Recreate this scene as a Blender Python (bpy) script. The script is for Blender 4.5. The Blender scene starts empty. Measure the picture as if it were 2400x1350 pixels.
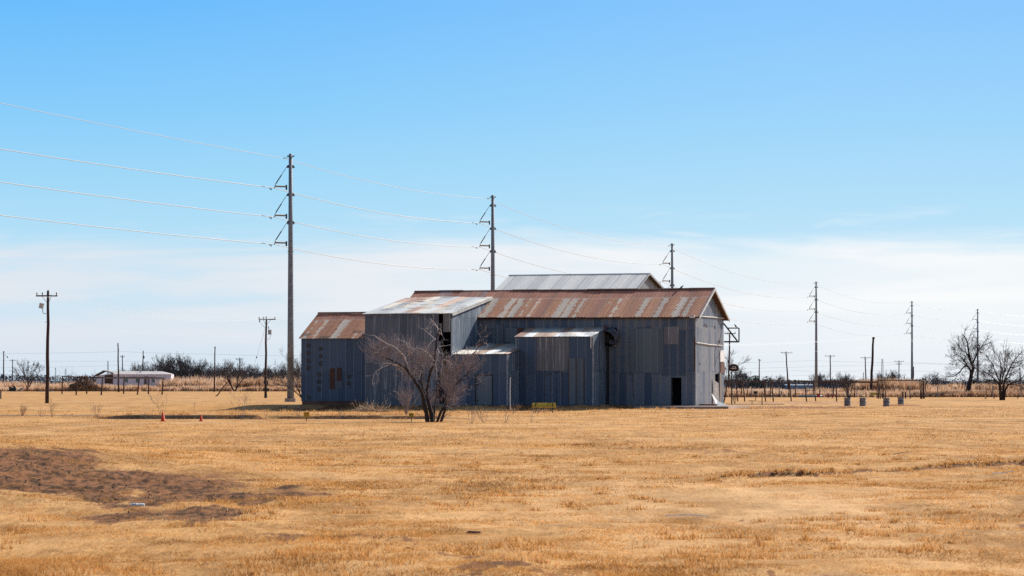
import bpy, math, random
import numpy as np
from mathutils import Vector, Matrix
from mathutils.noise import noise as pnoise
R = math.radians
scene = bpy.context.scene
# ---------------------------------------------------------------- camera
F, CX, HY, CH = 6667.0, 1200.0, 898.0, 1.9      # focal length in photo pixels, centre column, horizon row, eye height
cam_data = bpy.data.cameras.new("camera")
cam_data.sensor_width = 36.0
cam_data.lens = F / 2400 * 36
cam_data.shift_y = (HY - 675) / 2400
cam_data.clip_start = 0.5
cam_data.clip_end = 20000
cam_data.dof.use_dof = True
cam_data.dof.focus_distance = 225
cam_data.dof.aperture_fstop = 7.1
cam = bpy.data.objects.new("camera", cam_data)
scene.collection.objects.link(cam)
cam.location = (0, 0, CH)
cam.rotation_euler = (R(90), 0, 0)
scene.camera = cam
scene.view_settings.view_transform = 'Standard'
scene.view_settings.look = 'None'
scene.view_settings.gamma = 1.0
scene.view_settings.exposure = 0.32
# ---------------------------------------------------------------- sun and sky
SUNDIR = Vector((0.737, 0.812, 0.70)).normalized()      # towards the sun: behind the barn, to the right
sun_data = bpy.data.lights.new("sun", 'SUN')
sun_data.energy = 4.9
sun_data.angle = R(0.5)
sun_data.color = (1.0, 0.94, 0.86)
sun = bpy.data.objects.new("sun", sun_data)
sun.rotation_euler = SUNDIR.to_track_quat('Z', 'Y').to_euler()
sun.location = (60, 60, 60)
scene.collection.objects.link(sun)

class NT:
    def __init__(s, tree):
        s.t = tree; tree.nodes.clear()
    def n(s, kind, inputs=None, **props):
        nd = s.t.nodes.new(kind)
        for k, v in props.items(): setattr(nd, k, v)
        for k, v in (inputs or {}).items():
            sock = nd.inputs[k]
            if isinstance(v, bpy.types.NodeSocket): s.t.links.new(v, sock)
            elif isinstance(v, bpy.types.Node): s.t.links.new(v.outputs[0], sock)
            else:
                if isinstance(v, (tuple, list)) and sock.type == 'RGBA' and len(v) == 3: v = (*v, 1)
                sock.default_value = v
        return nd
    def m(s, op, a, b=0.0, c=0.0, clamp=False):
        nd = s.n('ShaderNodeMath', {0: a, 1: b, 2: c}, operation=op); nd.use_clamp = clamp
        return nd.outputs[0]
    def mix(s, f, a, b, blend='MIX'):
        nd = s.t.nodes.new('ShaderNodeMix'); nd.data_type = 'RGBA'; nd.blend_type = blend
        for k, v in ((0, f), (6, a), (7, b)):
            sock = nd.inputs[k]
            if isinstance(v, bpy.types.NodeSocket): s.t.links.new(v, sock)
            else: sock.default_value = (*v, 1) if isinstance(v, (tuple, list)) and len(v) == 3 else v
        return nd.outputs[2]
    def ramp(s, f, stops, interp='LINEAR'):
        nd = s.n('ShaderNodeValToRGB', {0: f}); cr = nd.color_ramp; cr.interpolation = interp
        while len(cr.elements) < len(stops): cr.elements.new(0.5)
        for e, (p, c) in zip(cr.elements, stops):
            e.position = p; e.color = (*c, 1) if isinstance(c, (tuple, list)) else (c, c, c, 1)
        return nd.outputs[0]
    def noise(s, vec, scale, detail=3, rough=0.5, dist=0.0):
        nd = s.n('ShaderNodeTexNoise', {'Vector': vec, 'Scale': scale, 'Detail': detail, 'Roughness': rough, 'Distortion': dist})
        return nd.outputs[0]
    def smooth(s, v, a, b):
        nd = s.n('ShaderNodeMapRange', {0: v, 1: a, 2: b, 3: 0.0, 4: 1.0}, interpolation_type='SMOOTHSTEP')
        return nd.outputs[0]
    def mapping(s, vec, scale=(1, 1, 1), rot=(0, 0, 0), loc=(0, 0, 0)):
        return s.n('ShaderNodeMapping', {'Vector': vec, 'Scale': scale, 'Rotation': rot, 'Location': loc}).outputs[0]

world = bpy.data.worlds.new("World")
scene.world = world
world.use_nodes = True
w = NT(world.node_tree)
sky = w.n('ShaderNodeTexSky', sky_type='NISHITA')
sky.sun_disc = False
sky.sun_elevation = math.asin(SUNDIR.z)
sky.sun_rotation = math.atan2(SUNDIR.x, SUNDIR.y)
sky.air_density = 1.0; sky.dust_density = 0.6; sky.ozone_density = 1.5
wc = w.n('ShaderNodeTexCoord').outputs['Generated']
sep = w.n('ShaderNodeSeparateXYZ', {0: wc})
el = sep.outputs[2]
# low band of the sky: clear winter blue going pale towards the horizon
lowsky = w.ramp(w.m('DIVIDE', el, 0.40, clamp=True), [
    (0.0, (0.66, 0.80, 0.90)), (0.10, (0.52, 0.775, 0.93)), (0.17, (0.37, 0.70, 0.94)), (0.24, (0.245, 0.61, 0.965)),
    (0.33, (0.15, 0.505, 0.98)), (0.6, (0.12, 0.36, 0.85)), (1.0, (0.08, 0.26, 0.70))])
base = w.mix(w.smooth(el, 0.12, 0.40), lowsky, w.mix(1.0, sky.outputs[0], (0.10, 0.10, 0.10), 'MULTIPLY'))
# brighter towards the sun's side
side = w.smooth(sep.outputs[0], -0.18, 0.15)
base = w.mix(w.m('MULTIPLY', side, 0.16), base, (0.80, 0.92, 1.0))
# cloud bank: thin stratus filling the lowest degrees, its top edge ragged and streaked
cv = w.mapping(wc, scale=(5.0, 5.0, 48.0))
n1 = w.noise(cv, 1.0, 6, 0.55, 0.6)
cv2 = w.mapping(wc, scale=(22, 22, 150.0), rot=(0, R(2), 0))
n2 = w.noise(cv2, 1.0, 5, 0.6, 0.4)
edge = w.m('ADD', el, w.m('MULTIPLY', w.m('SUBTRACT', n1, 0.5), 0.022))
edge = w.m('ADD', edge, w.m('MULTIPLY', w.m('SUBTRACT', n2, 0.5), 0.008))
bank = w.smooth(edge, 0.0545, 0.0435)
# gaps of blue within the bank, and wisps above it
gap = w.m('MULTIPLY', w.smooth(n1, 0.49, 0.62), w.smooth(el, 0.018, 0.034))
gap = w.m('MULTIPLY', gap, w.m('SUBTRACT', 1.0, w.m('MULTIPLY', side, 0.85)))
bank = w.m('MULTIPLY', bank, w.m('SUBTRACT', 1.0, w.m('MULTIPLY', gap, 0.75)))
wisp = w.m('MULTIPLY', w.smooth(n2, 0.50, 0.75), w.m('MULTIPLY', w.smooth(el, 0.066, 0.050), 0.5))
cl = w.m('MAXIMUM', w.m('MULTIPLY', bank, 0.94), wisp)
cloudc = w.mix(side, (0.785, 0.815, 0.87), (0.985, 0.99, 0.985))
low = w.smooth(el, 0.030, 0.0)
cloudc = w.mix(w.m('MULTIPLY', low, w.m('SUBTRACT', 0.9, w.m('MULTIPLY', side, 0.5))), cloudc, (0.70, 0.765, 0.86))
cloudc = w.mix(w.m('MULTIPLY', w.m('MULTIPLY', w.smooth(n1, 0.35, 0.62), w.m('SUBTRACT', 1.0, w.m('MULTIPLY', side, .7))), 0.8), cloudc, (0.66, 0.79, 0.89))
col = w.mix(cl, base, cloudc)
bg = w.n('ShaderNodeBackground', {'Color': col, 'Strength': 0.80})
w.n('ShaderNodeOutputWorld', {0: bg.outputs[0]})

# ---------------------------------------------------------------- helpers
def link(o):
    scene.collection.objects.link(o); return o
def tag(o, label=None, cat=None, group=None, kind=None):
    if label: o['label'] = label
    if cat: o['category'] = cat
    if group: o['group'] = group
    if kind: o['kind'] = kind
    return o
def thing(name, label, cat, loc=(0, 0, 0), rz=0.0, group=None):
    o = bpy.data.objects.new(name, None); o.empty_display_size = 0.3
    o.location = loc; o.rotation_euler = (0, 0, rz)
    link(o); return tag(o, label, cat, group)
def at(px, Y, py=None):
    """world point at distance Y on the ray of a photo pixel; on the ground when py is left out"""
    x = (px - CX) / F * Y
    return Vector((x, Y, gz(x, Y) if py is None else CH + (HY - py) / F * Y))
def gd(py):     # distance of flat ground seen at photo row py
    return CH * F / (py - HY)
def sz(py, Y): return CH + (HY - py) / F * Y

class MB:
    def __init__(s): s.v = []; s.f = []; s.mi = []; s.cur = 0
    def add(s, vs, fs):
        n = len(s.v); s.v.extend([tuple(p) for p in vs])
        for f in fs: s.f.append(tuple(i + n for i in f)); s.mi.append(s.cur)
    def quad(s, a, b, c, d): s.add([a, b, c, d], [(0, 1, 2, 3)])
    def hexa(s, p):      # 8 points: bottom 4 (ccw) then top 4
        s.add(p, [(3, 2, 1, 0), (4, 5, 6, 7), (0, 1, 5, 4), (1, 2, 6, 5), (2, 3, 7, 6), (3, 0, 4, 7)])
    def box(s, c, d, rz=0.0, M=None):
        x, y, z = d[0] / 2, d[1] / 2, d[2] / 2
        pts = [(-x, -y, -z), (x, -y, -z), (x, y, -z), (-x, y, -z), (-x, -y, z), (x, -y, z), (x, y, z), (-x, y, z)]
        rot = M or Matrix.Rotation(rz, 3, 'Z')
        s.hexa([Vector(c) + rot @ Vector(p) for p in pts])
    def tube(s, pts, rad, n=6, caps=True):
        pts = [Vector(p) for p in pts]
        if not isinstance(rad, (list, tuple)): rad = [rad] * len(pts)
        rings = []; N = len(s.v); prev = None
        for i, p in enumerate(pts):
            t = (pts[min(i + 1, len(pts) - 1)] - pts[max(i - 1, 0)])
            if t.length < 1e-9: t = Vector((0, 0, 1))
            t.normalize()
            if prev is None:
                a = Vector((0, 0, 1)) if abs(t.z) < 0.9 else Vector((1, 0, 0))
                a = (a - t * a.dot(t)).normalized()
            else:
                a = prev - t * prev.dot(t)
                a = a.normalized() if a.length > 1e-6 else t.orthogonal().normalized()
            prev = a; b = t.cross(a)
            for k in range(n):
                th = 2 * math.pi * k / n
                q = p + (a * math.cos(th) + b * math.sin(th)) * rad[i]
                s.v.append((q.x, q.y, q.z))
        for i in range(len(pts) - 1):
            for k in range(n):
                A = N + i * n + k; B = N + i * n + (k + 1) % n
                s.f.append((A, B, B + n, A + n)); s.mi.append(s.cur)
        if caps and n > 2:
            s.f.append(tuple(N + k for k in range(n))[::-1]); s.mi.append(s.cur)
            L = N + (len(pts) - 1) * n
            s.f.append(tuple(L + k for k in range(n))); s.mi.append(s.cur)
    def lathe(s, c, prof, n=20, M=None):
        M = M or Matrix.Identity(3); N = len(s.v); c = Vector(c)
        for r, z in prof:
            for k in range(n):
                th = 2 * math.pi * k / n
                q = c + M @ Vector((r * math.cos(th), r * math.sin(th), z)); s.v.append((q.x, q.y, q.z))
        for i in range(len(prof) - 1):
            for k in range(n):
                A = N + i * n + k; B = N + i * n + (k + 1) % n
                s.f.append((A, B, B + n, A + n)); s.mi.append(s.cur)
    def each(s, name, mats, parent=None, smooth=False):
        """one object per connected piece"""
        par = list(range(len(s.v)))
        def fd(a):
            while par[a] != a: par[a] = par[par[a]]; a = par[a]
            return a
        for f in s.f:
            for q in f[1:]: par[fd(q)] = fd(f[0])
        groups = {}
        for f in s.f: groups.setdefault(fd(f[0]), []).append(f)
        out = []
        for fs in groups.values():
            ids = sorted({i for f in fs for i in f}); ix = {a: b for b, a in enumerate(ids)}
            m_ = MB(); m_.add([s.v[i] for i in ids], [tuple(ix[i] for i in f) for f in fs]); out.append(m_.build(name, mats, parent, smooth))
        return out
    def build(s, name, mats, parent=None, smooth=False):
        me = bpy.data.meshes.new(name)
        me.from_pydata(s.v, [], s.f)
        if not isinstance(mats, (list, tuple)): mats = [mats]
        for m in mats: me.materials.append(m)
        if len(mats) > 1: me.polygons.foreach_set('material_index', s.mi)
        if smooth: me.polygons.foreach_set('use_smooth', [True] * len(me.polygons))
        me.update()
        o = bpy.data.objects.new(name, me)
        if parent: o.parent = parent
        return link(o)
def copy_thing(o, name=None):
    r = o.copy(); link(r)
    for ch in list(o.children):
        c = ch.copy(); link(c); c.parent = r
        for g in list(ch.children):
            d = g.copy(); link(d); d.parent = c
    return r

# ---------------------------------------------------------------- materials
def mat(name):
    m = bpy.data.materials.new(name); m.use_nodes = True
    return m, NT(m.node_tree)
def finish(t, colr, rough=0.8, metal=0.0, bump=None, bs=0.3, bd=0.02, spec=0.5):
    ins = {'Base Color': colr, 'Roughness': rough, 'Metallic': metal, 'Specular IOR Level': spec}
    if bump is not None:
        ins['Normal'] = t.n('ShaderNodeBump', {'Height': bump, 'Strength': bs, 'Distance': bd}).outputs[0]
    p = t.n('ShaderNodeBsdfPrincipled', ins)
    t.n('ShaderNodeOutputMaterial', {0: p.outputs[0]})
def plain(name, c, rough=0.8, metal=0.0, var=0.25, scale=6.0, c2=None, stretch=(1, 1, 1), spec=0.4):
    m, t = mat(name)
    v = t.mapping(t.n('ShaderNodeTexCoord').outputs['Object'], scale=stretch)
    n = t.noise(v, scale, 5, 0.6)
    dark = c2 or tuple(x * (1 - var) for x in c)
    colr = t.mix(t.smooth(n, 0.3, 0.7), dark, tuple(min(1, x * (1 + var * 0.5)) for x in c) if not c2 else c)
    finish(t, colr, rough, metal, n, 0.25, 0.01, spec)
    return m

def sheet(name, ca, cr, dark, light, wcol=0.66, hrow=2.6, rustamt=0.0, rust=(0.26, 0.115, 0.075), rust2=(0.42, 0.24, 0.12),
          metal=0.30, rough=0.50, streak=0.5, corr=0.105, top=None, brights=None, seed=0.0, edge_rust=0.0, rustcell=0.0, creams=0.0, bump=0.35):
    """corrugated sheet iron: ca / cr = object axis across / along the sheets"""
    m, t = mat(name)
    sp = t.n('ShaderNodeSeparateXYZ', {0: t.n('ShaderNodeTexCoord').outputs['Object']})
    U, Vv = sp.outputs[ca], sp.outputs[cr]
    cu = t.m('DIVIDE', t.m('ADD', U, 100 + seed), wcol)
    ci = t.m('FLOOR', cu); cf = t.m('SUBTRACT', cu, ci)
    wn0 = t.n('ShaderNodeTexWhiteNoise', {'W': ci}, noise_dimensions='1D').outputs[0]
    rv = t.m('ADD', t.m('DIVIDE', t.m('ADD', Vv, 50 + seed), hrow), t.m('MULTIPLY', wn0, 0.09))
    ri = t.m('FLOOR', rv); rf = t.m('SUBTRACT', rv, ri)
    cid = t.n('ShaderNodeCombineXYZ', {0: ci, 1: ri, 2: seed})
    wn = t.n('ShaderNodeTexWhiteNoise', {'Vector': cid}, noise_dimensions='3D')
    r1 = wn.outputs[0]
    wc_ = t.n('ShaderNodeSeparateColor', {0: wn.outputs[1]})
    r2, r3 = wc_.outputs[0], wc_.outputs[1]
    vec = t.n('ShaderNodeCombineXYZ', {0: U, 1: Vv, 2: t.m('MULTIPLY', r1, 7.0)}).outputs[0]
    st = t.noise(t.mapping(vec, scale=(15.0, 0.5, 1)), 1.0, 5, 0.7)
    bl = t.noise(t.mapping(vec, scale=(1.2, 1.0, 1)), 1.6, 5, 0.65)
    fine = t.noise(t.mapping(vec, scale=(14, 5, 1)), 1.0, 3, 0.6)
    f = t.m('ADD', t.m('MULTIPLY', r1, 0.62), t.m('MULTIPLY', t.m('SUBTRACT', st, 0.5), streak))
    f = t.m('ADD', f, t.m('MULTIPLY', t.m('SUBTRACT', bl, 0.5), 0.5), clamp=True)
    colr = t.mix(f, dark, light)
    if brights:
        colr = t.mix(t.m('MULTIPLY', t.smooth(t.noise(t.mapping(vec, scale=(7, 0.22, 1)), 1.0, 4, 0.7), 0.53, 0.66), 0.75), colr, brights)
    if rustamt > 0 or rustcell > 0 or edge_rust > 0:
        # scalloped bleed running in from the laps, whole-sheet rust, and blotches
        e = t.m('ABSOLUTE', t.m('SUBTRACT', cf, 0.5))                      # 0.5 at the laps
        scal = t.m('MULTIPLY', t.m('ABSOLUTE', t.m('SINE', t.m('MULTIPLY', Vv, 5.6))), 0.12)
        reach = t.m('ADD', t.m('MULTIPLY', r2, 0.55), t.m('SUBTRACT', bl, 0.25))
        ed = t.smooth(t.m('ADD', t.m('ADD', e, scal), t.m('MULTIPLY', fine, 0.12)), t.m('SUBTRACT', 0.72, reach), t.m('SUBTRACT', 0.95, reach))
        blot = t.smooth(t.m('ADD', t.m('MULTIPLY', bl, 0.7), t.m('MULTIPLY', fine, 0.3)), 0.74 - 0.5 * rustamt, 0.84 - 0.5 * rustamt)
        cell = t.m('LESS_THAN', r3, rustcell)
        ru = t.m('MAXIMUM', t.m('MULTIPLY', ed, edge_rust), t.m('MAXIMUM', blot, t.m('MULTIPLY', cell, t.smooth(fine, 0.15, 0.4))))
        if top is not None:      # above this height every sheet is evenly rusted
            ru = t.m('MAXIMUM', ru, t.m('MULTIPLY', t.m('GREATER_THAN', Vv, top), 0.9))
        rc = t.mix(t.smooth(t.m('ADD', t.m('MULTIPLY', r1, 0.6), t.m('MULTIPLY', bl, 0.6)), 0.35, 0.85), rust, rust2)
        rc = t.mix(t.m('MULTIPLY', t.smooth(st, 0.35, 0.7), 0.3), rc, tuple(x * .7 for x in rust))
        if top is not None: rc = t.mix(t.m('GREATER_THAN', Vv, top), rc, t.mix(t.m('MULTIPLY', r1, 0.8), rust, tuple(x * 1.35 for x in rust)))
        colr = t.mix(t.m('MULTIPLY', t.smooth(ru, 0.0, 0.5), 0.9), colr, (min(.8, rust2[0] * 1.2), min(.8, rust2[1] * 1.55), min(.8, rust2[2] * 1.6)))
        colr = t.mix(t.m('MULTIPLY', t.smooth(ru, 0.35, 0.95), 0.95), colr, rc)
        met = t.m('MULTIPLY', t.m('SUBTRACT', 1.0, ru), metal)
    else:
        met = metal
    if creams > 0:
        colr = t.mix(t.m('MULTIPLY', t.m('GREATER_THAN', r3, 1 - creams), 0.7), colr, (0.62, 0.55, 0.45))
    lap = t.m('MAXIMUM', t.m('LESS_THAN', cf, 0.035), t.m('LESS_THAN', rf, 0.014))
    colr = t.mix(t.m('MULTIPLY', lap, 0.55), colr, (0.05, 0.05, 0.05))
    lapl = t.m('MULTIPLY', t.m('GREATER_THAN', cf, 0.955), 0.30)
    colr = t.mix(lapl, colr, (0.6, 0.58, 0.55))
    if top is not None:
        sm = t.m('LESS_THAN', t.m('ABSOLUTE', t.m('SUBTRACT', Vv, t.m('ADD', top, t.m('MULTIPLY', wn0, 0.10)))), 0.05)
        colr = t.mix(t.m('MULTIPLY', sm, 0.6), colr, (0.60, 0.50, 0.42))
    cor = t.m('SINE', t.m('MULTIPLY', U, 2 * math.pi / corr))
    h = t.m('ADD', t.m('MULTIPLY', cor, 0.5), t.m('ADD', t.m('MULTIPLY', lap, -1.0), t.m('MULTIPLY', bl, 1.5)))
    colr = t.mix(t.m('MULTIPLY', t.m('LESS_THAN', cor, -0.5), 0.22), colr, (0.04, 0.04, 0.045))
    rgh = t.m('ADD', rough, t.m('MULTIPLY', t.m('SUBTRACT', bl, 0.5), 0.25))
    finish(t, colr, rgh, met, h, bump, 0.02, 0.5)
    return m

M = {}
gd_, gl_ = (0.040, 0.066, 0.108), (0.118, 0.158, 0.218)
M['wallF'] = sheet('galvanised_wall_front', 0, 2, gd_, gl_, 0.66, 3.4, rustamt=0.0, edge_rust=0.10, rustcell=0.0, seed=1.67)
M['wallL'] = sheet('galvanised_wall_tall', 0, 2, (0.070, 0.084, 0.110), (0.145, 0.160, 0.190), 0.68, 3.4, brights=(0.36, 0.37, 0.39), seed=11.0, streak=.8)
M['wallB'] = sheet('galvanised_wall_left', 0, 2, (0.038, 0.068, 0.116), (0.094, 0.134, 0.194), 0.66, 3.9, seed=1.87)
M['wallS'] = sheet('galvanised_wall_end', 1, 2, (0.066, 0.100, 0.160), (0.155, 0.205, 0.290), 0.9, 3.4, rustamt=0.10, edge_rust=0.15, seed=5.0, brights=(0.34, 0.36, 0.40), metal=0.1)
M['wallT'] = sheet('galvanised_wall_side', 1, 2, (0.07, 0.11, 0.165), (0.22, 0.275, 0.345), 0.5, 4.0, seed=7.0, brights=(0.42, 0.45, 0.48), metal=0.1, streak=.9)
M['roofR'] = sheet('rusty_roof_iron', 0, 1, (0.58, 0.48, 0.40), (0.82, 0.74, 0.66), 0.72, 30.0, rustamt=0.22, edge_rust=0.95, rustcell=0.30, seed=2.0, top=2.9, metal=0.0, rough=.8,
                   rust=(0.40, 0.145, 0.09), rust2=(0.60, 0.26, 0.135), bump=0.25)
M['roofB'] = sheet('rusty_roof_iron_left', 0, 1, (0.60, 0.49, 0.41), (0.84, 0.75, 0.66), 0.82, 30.0, rustamt=0.16, edge_rust=0.95, rustcell=0.22, seed=41.0, top=0.72, metal=0.0, rough=.8,
                   rust=(0.41, 0.15, 0.09), rust2=(0.62, 0.27, 0.14), bump=0.25)
M['roofG'] = sheet('pale_roof_iron', 0, 1, (0.36, 0.385, 0.41), (0.50, 0.515, 0.53), 0.72, 3.2, rustamt=0.0, edge_rust=0.0, rustcell=0.20, creams=0.12, streak=.25, seed=1.0, rust=(0.35, 0.19, 0.15), rust2=(0.50, 0.33, 0.25), bump=0.22, metal=0.05, rough=.7)
M['roofS'] = sheet('shed_roof_iron', 0, 1, (0.46, 0.49, 0.52), (0.68, 0.68, 0.68), 0.78, 6.0, rustcell=0.25, creams=0.3, seed=6.0, rust=(0.38, 0.2, 0.15), rust2=(0.52, 0.36, 0.26), bump=0.22)
M['roofC'] = sheet('grey_roof_iron', 0, 1, (0.58, 0.58, 0.57), (0.68, 0.68, 0.67), 0.70, 8.0, seed=9.0, brights=(0.76, 0.75, 0.73), metal=0.05, rough=.7, streak=.3, bump=0.22)
M['wallC'] = sheet('grey_wall_iron', 1, 2, (0.17, 0.18, 0.20), (0.27, 0.28, 0.30), 0.8, 6.0, seed=19.0)
M['patch'] = sheet('patch_iron', 0, 2, (0.125, 0.12, 0.125), (0.20, 0.19, 0.19), 0.60, 9.0, seed=13.0, brights=(0.42, 0.42, 0.42))
M['patchB'] = sheet('blue_patch_iron', 0, 2, (0.085, 0.105, 0.13), (0.15, 0.18, 0.20), 0.55, 9.0, seed=14.0)
M['rustp'] = plain('rust_patch', (0.15, 0.055, 0.03), 0.8, 0, 0.4, 3, c2=(0.07, 0.035, 0.03))
M['rustdark'] = plain('dark_rust', (0.10, 0.05, 0.035), 0.85, 0, 0.5, 8)
M['stain'] = plain('rust_stain', (0.075, 0.066, 0.068), 0.8, 0, 0.4, 9)
M['trimw'] = plain('pale_trim', (0.55, 0.53, 0.50), 0.6, 0, 0.3, 4)
M['trimg'] = plain('grey_trim', (0.30, 0.31, 0.33), 0.6, 0, 0.3, 4)
M['white'] = plain('white_paint', (0.78, 0.77, 0.75), 0.6, 0, 0.12, 3)
M['black'] = plain('black_iron', (0.025, 0.025, 0.027), 0.6, 0.2, 0.3, 8)
M['iron'] = plain('rusty_brown_iron', (0.045, 0.026, 0.024), 0.75, 0.2, 0.4, 8)
M['wood'] = plain('weathered_pole_wood', (0.060, 0.030, 0.024), 0.9, 0, 0.45, 5, stretch=(6, 6, 0.4))
M['woodg'] = plain('grey_timber', (0.22, 0.18, 0.15), 0.9, 0, 0.4, 5, stretch=(6, 6, 0.4))
M['steel'] = plain('galvanised_pole_steel', (0.18, 0.205, 0.24), 0.6, 0.1, 0.3, 3)
M['steeld'] = plain('dark_fitting_steel', (0.03, 0.033, 0.042), 0.6, 0.2, 0.3, 8)
M['porc'] = plain('brown_porcelain', (0.28, 0.19, 0.13), 0.4, 0, 0.2, 8)
M['wire'] = plain('bright_aluminium_wire', (0.56, 0.56, 0.57), 0.35, 0.0, 0.03, 3)
M['wired'] = plain('dull_aluminium_wire', (0.30, 0.31, 0.33), 0.5, 0.0, 0.1, 3)
M['conc'] = plain('old_concrete', (0.42, 0.31, 0.25), 0.95, 0, 0.35, 1.5)
M['found'] = plain('red_brown_foundation', (0.17, 0.085, 0.065), 0.95, 0, 0.45, 1.2)
M['yel'] = plain('faded_yellow_paint', (0.52, 0.36, 0.05), 0.65, 0, 0.5, 7)
M['yels'] = plain('yellow_sign_paint', (0.60, 0.36, 0.02), 0.5, 0, 0.2, 9)
M['ink'] = plain('dark_sign_lettering', (0.16, 0.05, 0.01), 0.7, 0, 0.1, 9)
M['orange'] = plain('orange_cone_rubber', (0.78, 0.075, 0.01), 0.55, 0, 0.15, 9)
M['blue'] = plain('blue_painted_board', (0.035, 0.085, 0.16), 0.7, 0, 0.3, 3)
M['barrel'] = plain('grey_barrel_paint', (0.20, 0.205, 0.24), 0.6, 0.1, 0.25, 7)
M['teal'] = plain('teal_plastic_pipe', (0.10, 0.24, 0.27), 0.5, 0, 0.25, 3)
M['red'] = plain('red_paint', (0.33, 0.035, 0.04), 0.6, 0, 0.3, 5)
M['glass'] = plain('teal_window_glass', (0.10, 0.20, 0.21), 0.15, 0, 0.2, 3)
M['siding'] = sheet('pale_siding', 0, 2, (0.80, 0.70, 0.72), (0.86, 0.77, 0.79), 0.4, 6.0, seed=17.0, metal=0.0, corr=0.4, streak=0.1)
M['siderf'] = plain('pale_metal_roof', (0.80, 0.72, 0.66), 0.5, 0.1, 0.1, 1)
M['bark'] = plain('dark_bark', (0.035, 0.024, 0.024), 0.95, 0, 0.5, 6, stretch=(3, 3, 0.6))
M['barkp'] = plain('bleached_dead_bark', (0.60, 0.53, 0.50), 0.85, 0, 0.35, 6, stretch=(3, 3, 0.6))
M['twig'] = plain('fine_brown_twigs', (0.31, 0.255, 0.26), 0.9, 0, 0.3, 3)
M['twigd'] = plain('dark_grey_twigs', (0.095, 0.075, 0.075), 0.9, 0, 0.3, 3)
M['mist'] = plain('mistletoe_leaves', (0.07, 0.085, 0.02), 0.8, 0, 0.4, 9)
M['straw'] = plain('dry_weed_stems', (0.60, 0.42, 0.26), 0.9, 0, 0.35, 5)
M['bird'] = plain('dark_feathers', (0.03, 0.03, 0.035), 0.7, 0, 0.3, 9)
M['slate'] = plain('pale_blue_shed_wall', (0.26, 0.30, 0.36), 0.7, 0, 0.1, 1)
# ---------------------------------------------------------------- terrain
def hsh(i, j, s):
    n = (i.astype(np.int64) * 374761393 + j.astype(np.int64) * 668265263 + s * 1442695041) & 0xffffffff
    n = ((n ^ (n >> 13)) * 1274126177) & 0xffffffff
    n = (n ^ (n >> 16)) & 0xffffffff
    return n / 4294967295.0
def vn(x, y, sc, s=0):
    x = np.asarray(x, float) / sc; y = np.asarray(y, float) / sc
    i = np.floor(x); j = np.floor(y); fx = x - i; fy = y - j
    fx = fx * fx * (3 - 2 * fx); fy = fy * fy * (3 - 2 * fy)
    a, b, c, d = hsh(i, j, s), hsh(i + 1, j, s), hsh(i, j + 1, s), hsh(i + 1, j + 1, s)
    return (a * (1 - fx) + b * fx) * (1 - fy) + (c * (1 - fx) + d * fx) * fy
def sstep(v, a, b):
    t = np.clip((v - a) / (b - a), 0, 1); return t * t * (3 - 2 * t)
NX = [2.0, 3.8, 5.2, 6.0, 7.1, 8.7, 11.5, 16.0]; NY = [55.4, 55.8, 57.6, 56.5, 59.2, 60.9, 64.3, 66.0]
def gzv(x, y):
    x = np.asarray(x, float); y = np.asarray(y, float)
    near = 1 - sstep(y, 70, 135)
    z = 0.78 * np.exp(-((x + 13.5) / 5.2) ** 2 - ((y - 57) / 17.0) ** 2)
    z = z + 0.10 * np.exp(-((x - 9) / 4.0) ** 2 - ((y - 44) / 9.0) ** 2)
    z = z + near * (0.10 * (vn(x, y, 5.0, 1) - 0.5) + 0.055 * (vn(x, y, 1.3, 2) - 0.5) + 0.03 * (vn(x, y, 0.5, 3) - 0.5))
    z = z + 0.05 * (vn(x, y, 19.0, 4) - 0.5) * sstep(y, 20, 60) * (1 - sstep(y, 300, 500))
    # shallow ditch in front of the barn: its far bank faces the camera
    yb = 153.0 + 1.6 * (vn(x, x * 0, 6.0, 5) - 0.5) + 0.7 * (vn(x, x * 0, 1.1, 6) - 0.5)
    mx = sstep(x, -23.5, -20.5) * (1 - sstep(x, -4.5, -2.0)) * (0.85 + 0.3 * vn(x, x * 0, 2.5, 7))
    dd = yb - y
    z = z + 0.20 * mx * np.where(dd > 0, 0, sstep(-dd, 0, 0.45) * np.exp(-np.clip(-dd - .6, 0, 90) / 14.0)) - 0.03 * mx * np.exp(-(dd / 1.5) ** 2)
    # the barn stands on a slight rise that falls away in front of it
    bu = (x - 13.74) * 0.951 - (y - 213) * 0.309; bv = (x - 13.74) * 0.309 + (y - 213) * 0.951
    mu = sstep(bu, -50, -40) * (1 - sstep(bu, -7, -3)); vf = np.where(bu < -24, -2.0, np.where(bu < -12, -6.4, -4.0))
    z = z + mu * (0.22 * sstep(bv, vf - 5.5, vf - 0.5) * (1 - sstep(bv, 20, 40)) - 0.14 * sstep(bv, -40, -16) * (1 - sstep(bv, vf - 6, vf - 1)))
    # worn hollows and tufts in the nearest grass
    z = z + (1 - sstep(y, 45, 80)) * 0.05 * (np.abs(vn(x, y * .6, 0.9, 11) - .5) * 2 - .5)
    # crack line at the lower right
    yn = np.interp(x, NX, NY) + 0.35 * (vn(x, x * 0, 0.5, 8) - 0.5)
    mn = sstep(x, 3.2, 5.0) * (1 - sstep(x, 12.5, 14.5)) * (0.35 + 1.0 * vn(x, x * 0, 1.2, 9)) * (1 - 0.9 * np.exp(-((x - 7.9) / 0.25) ** 2))
    dn = yn - y
    z = z + 0.075 * mn * np.where(dn > 0, 0, sstep(-dn, 0, 0.16) * np.exp(-np.clip(-dn - .2, 0, 90) / 3.5))
    return z
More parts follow.
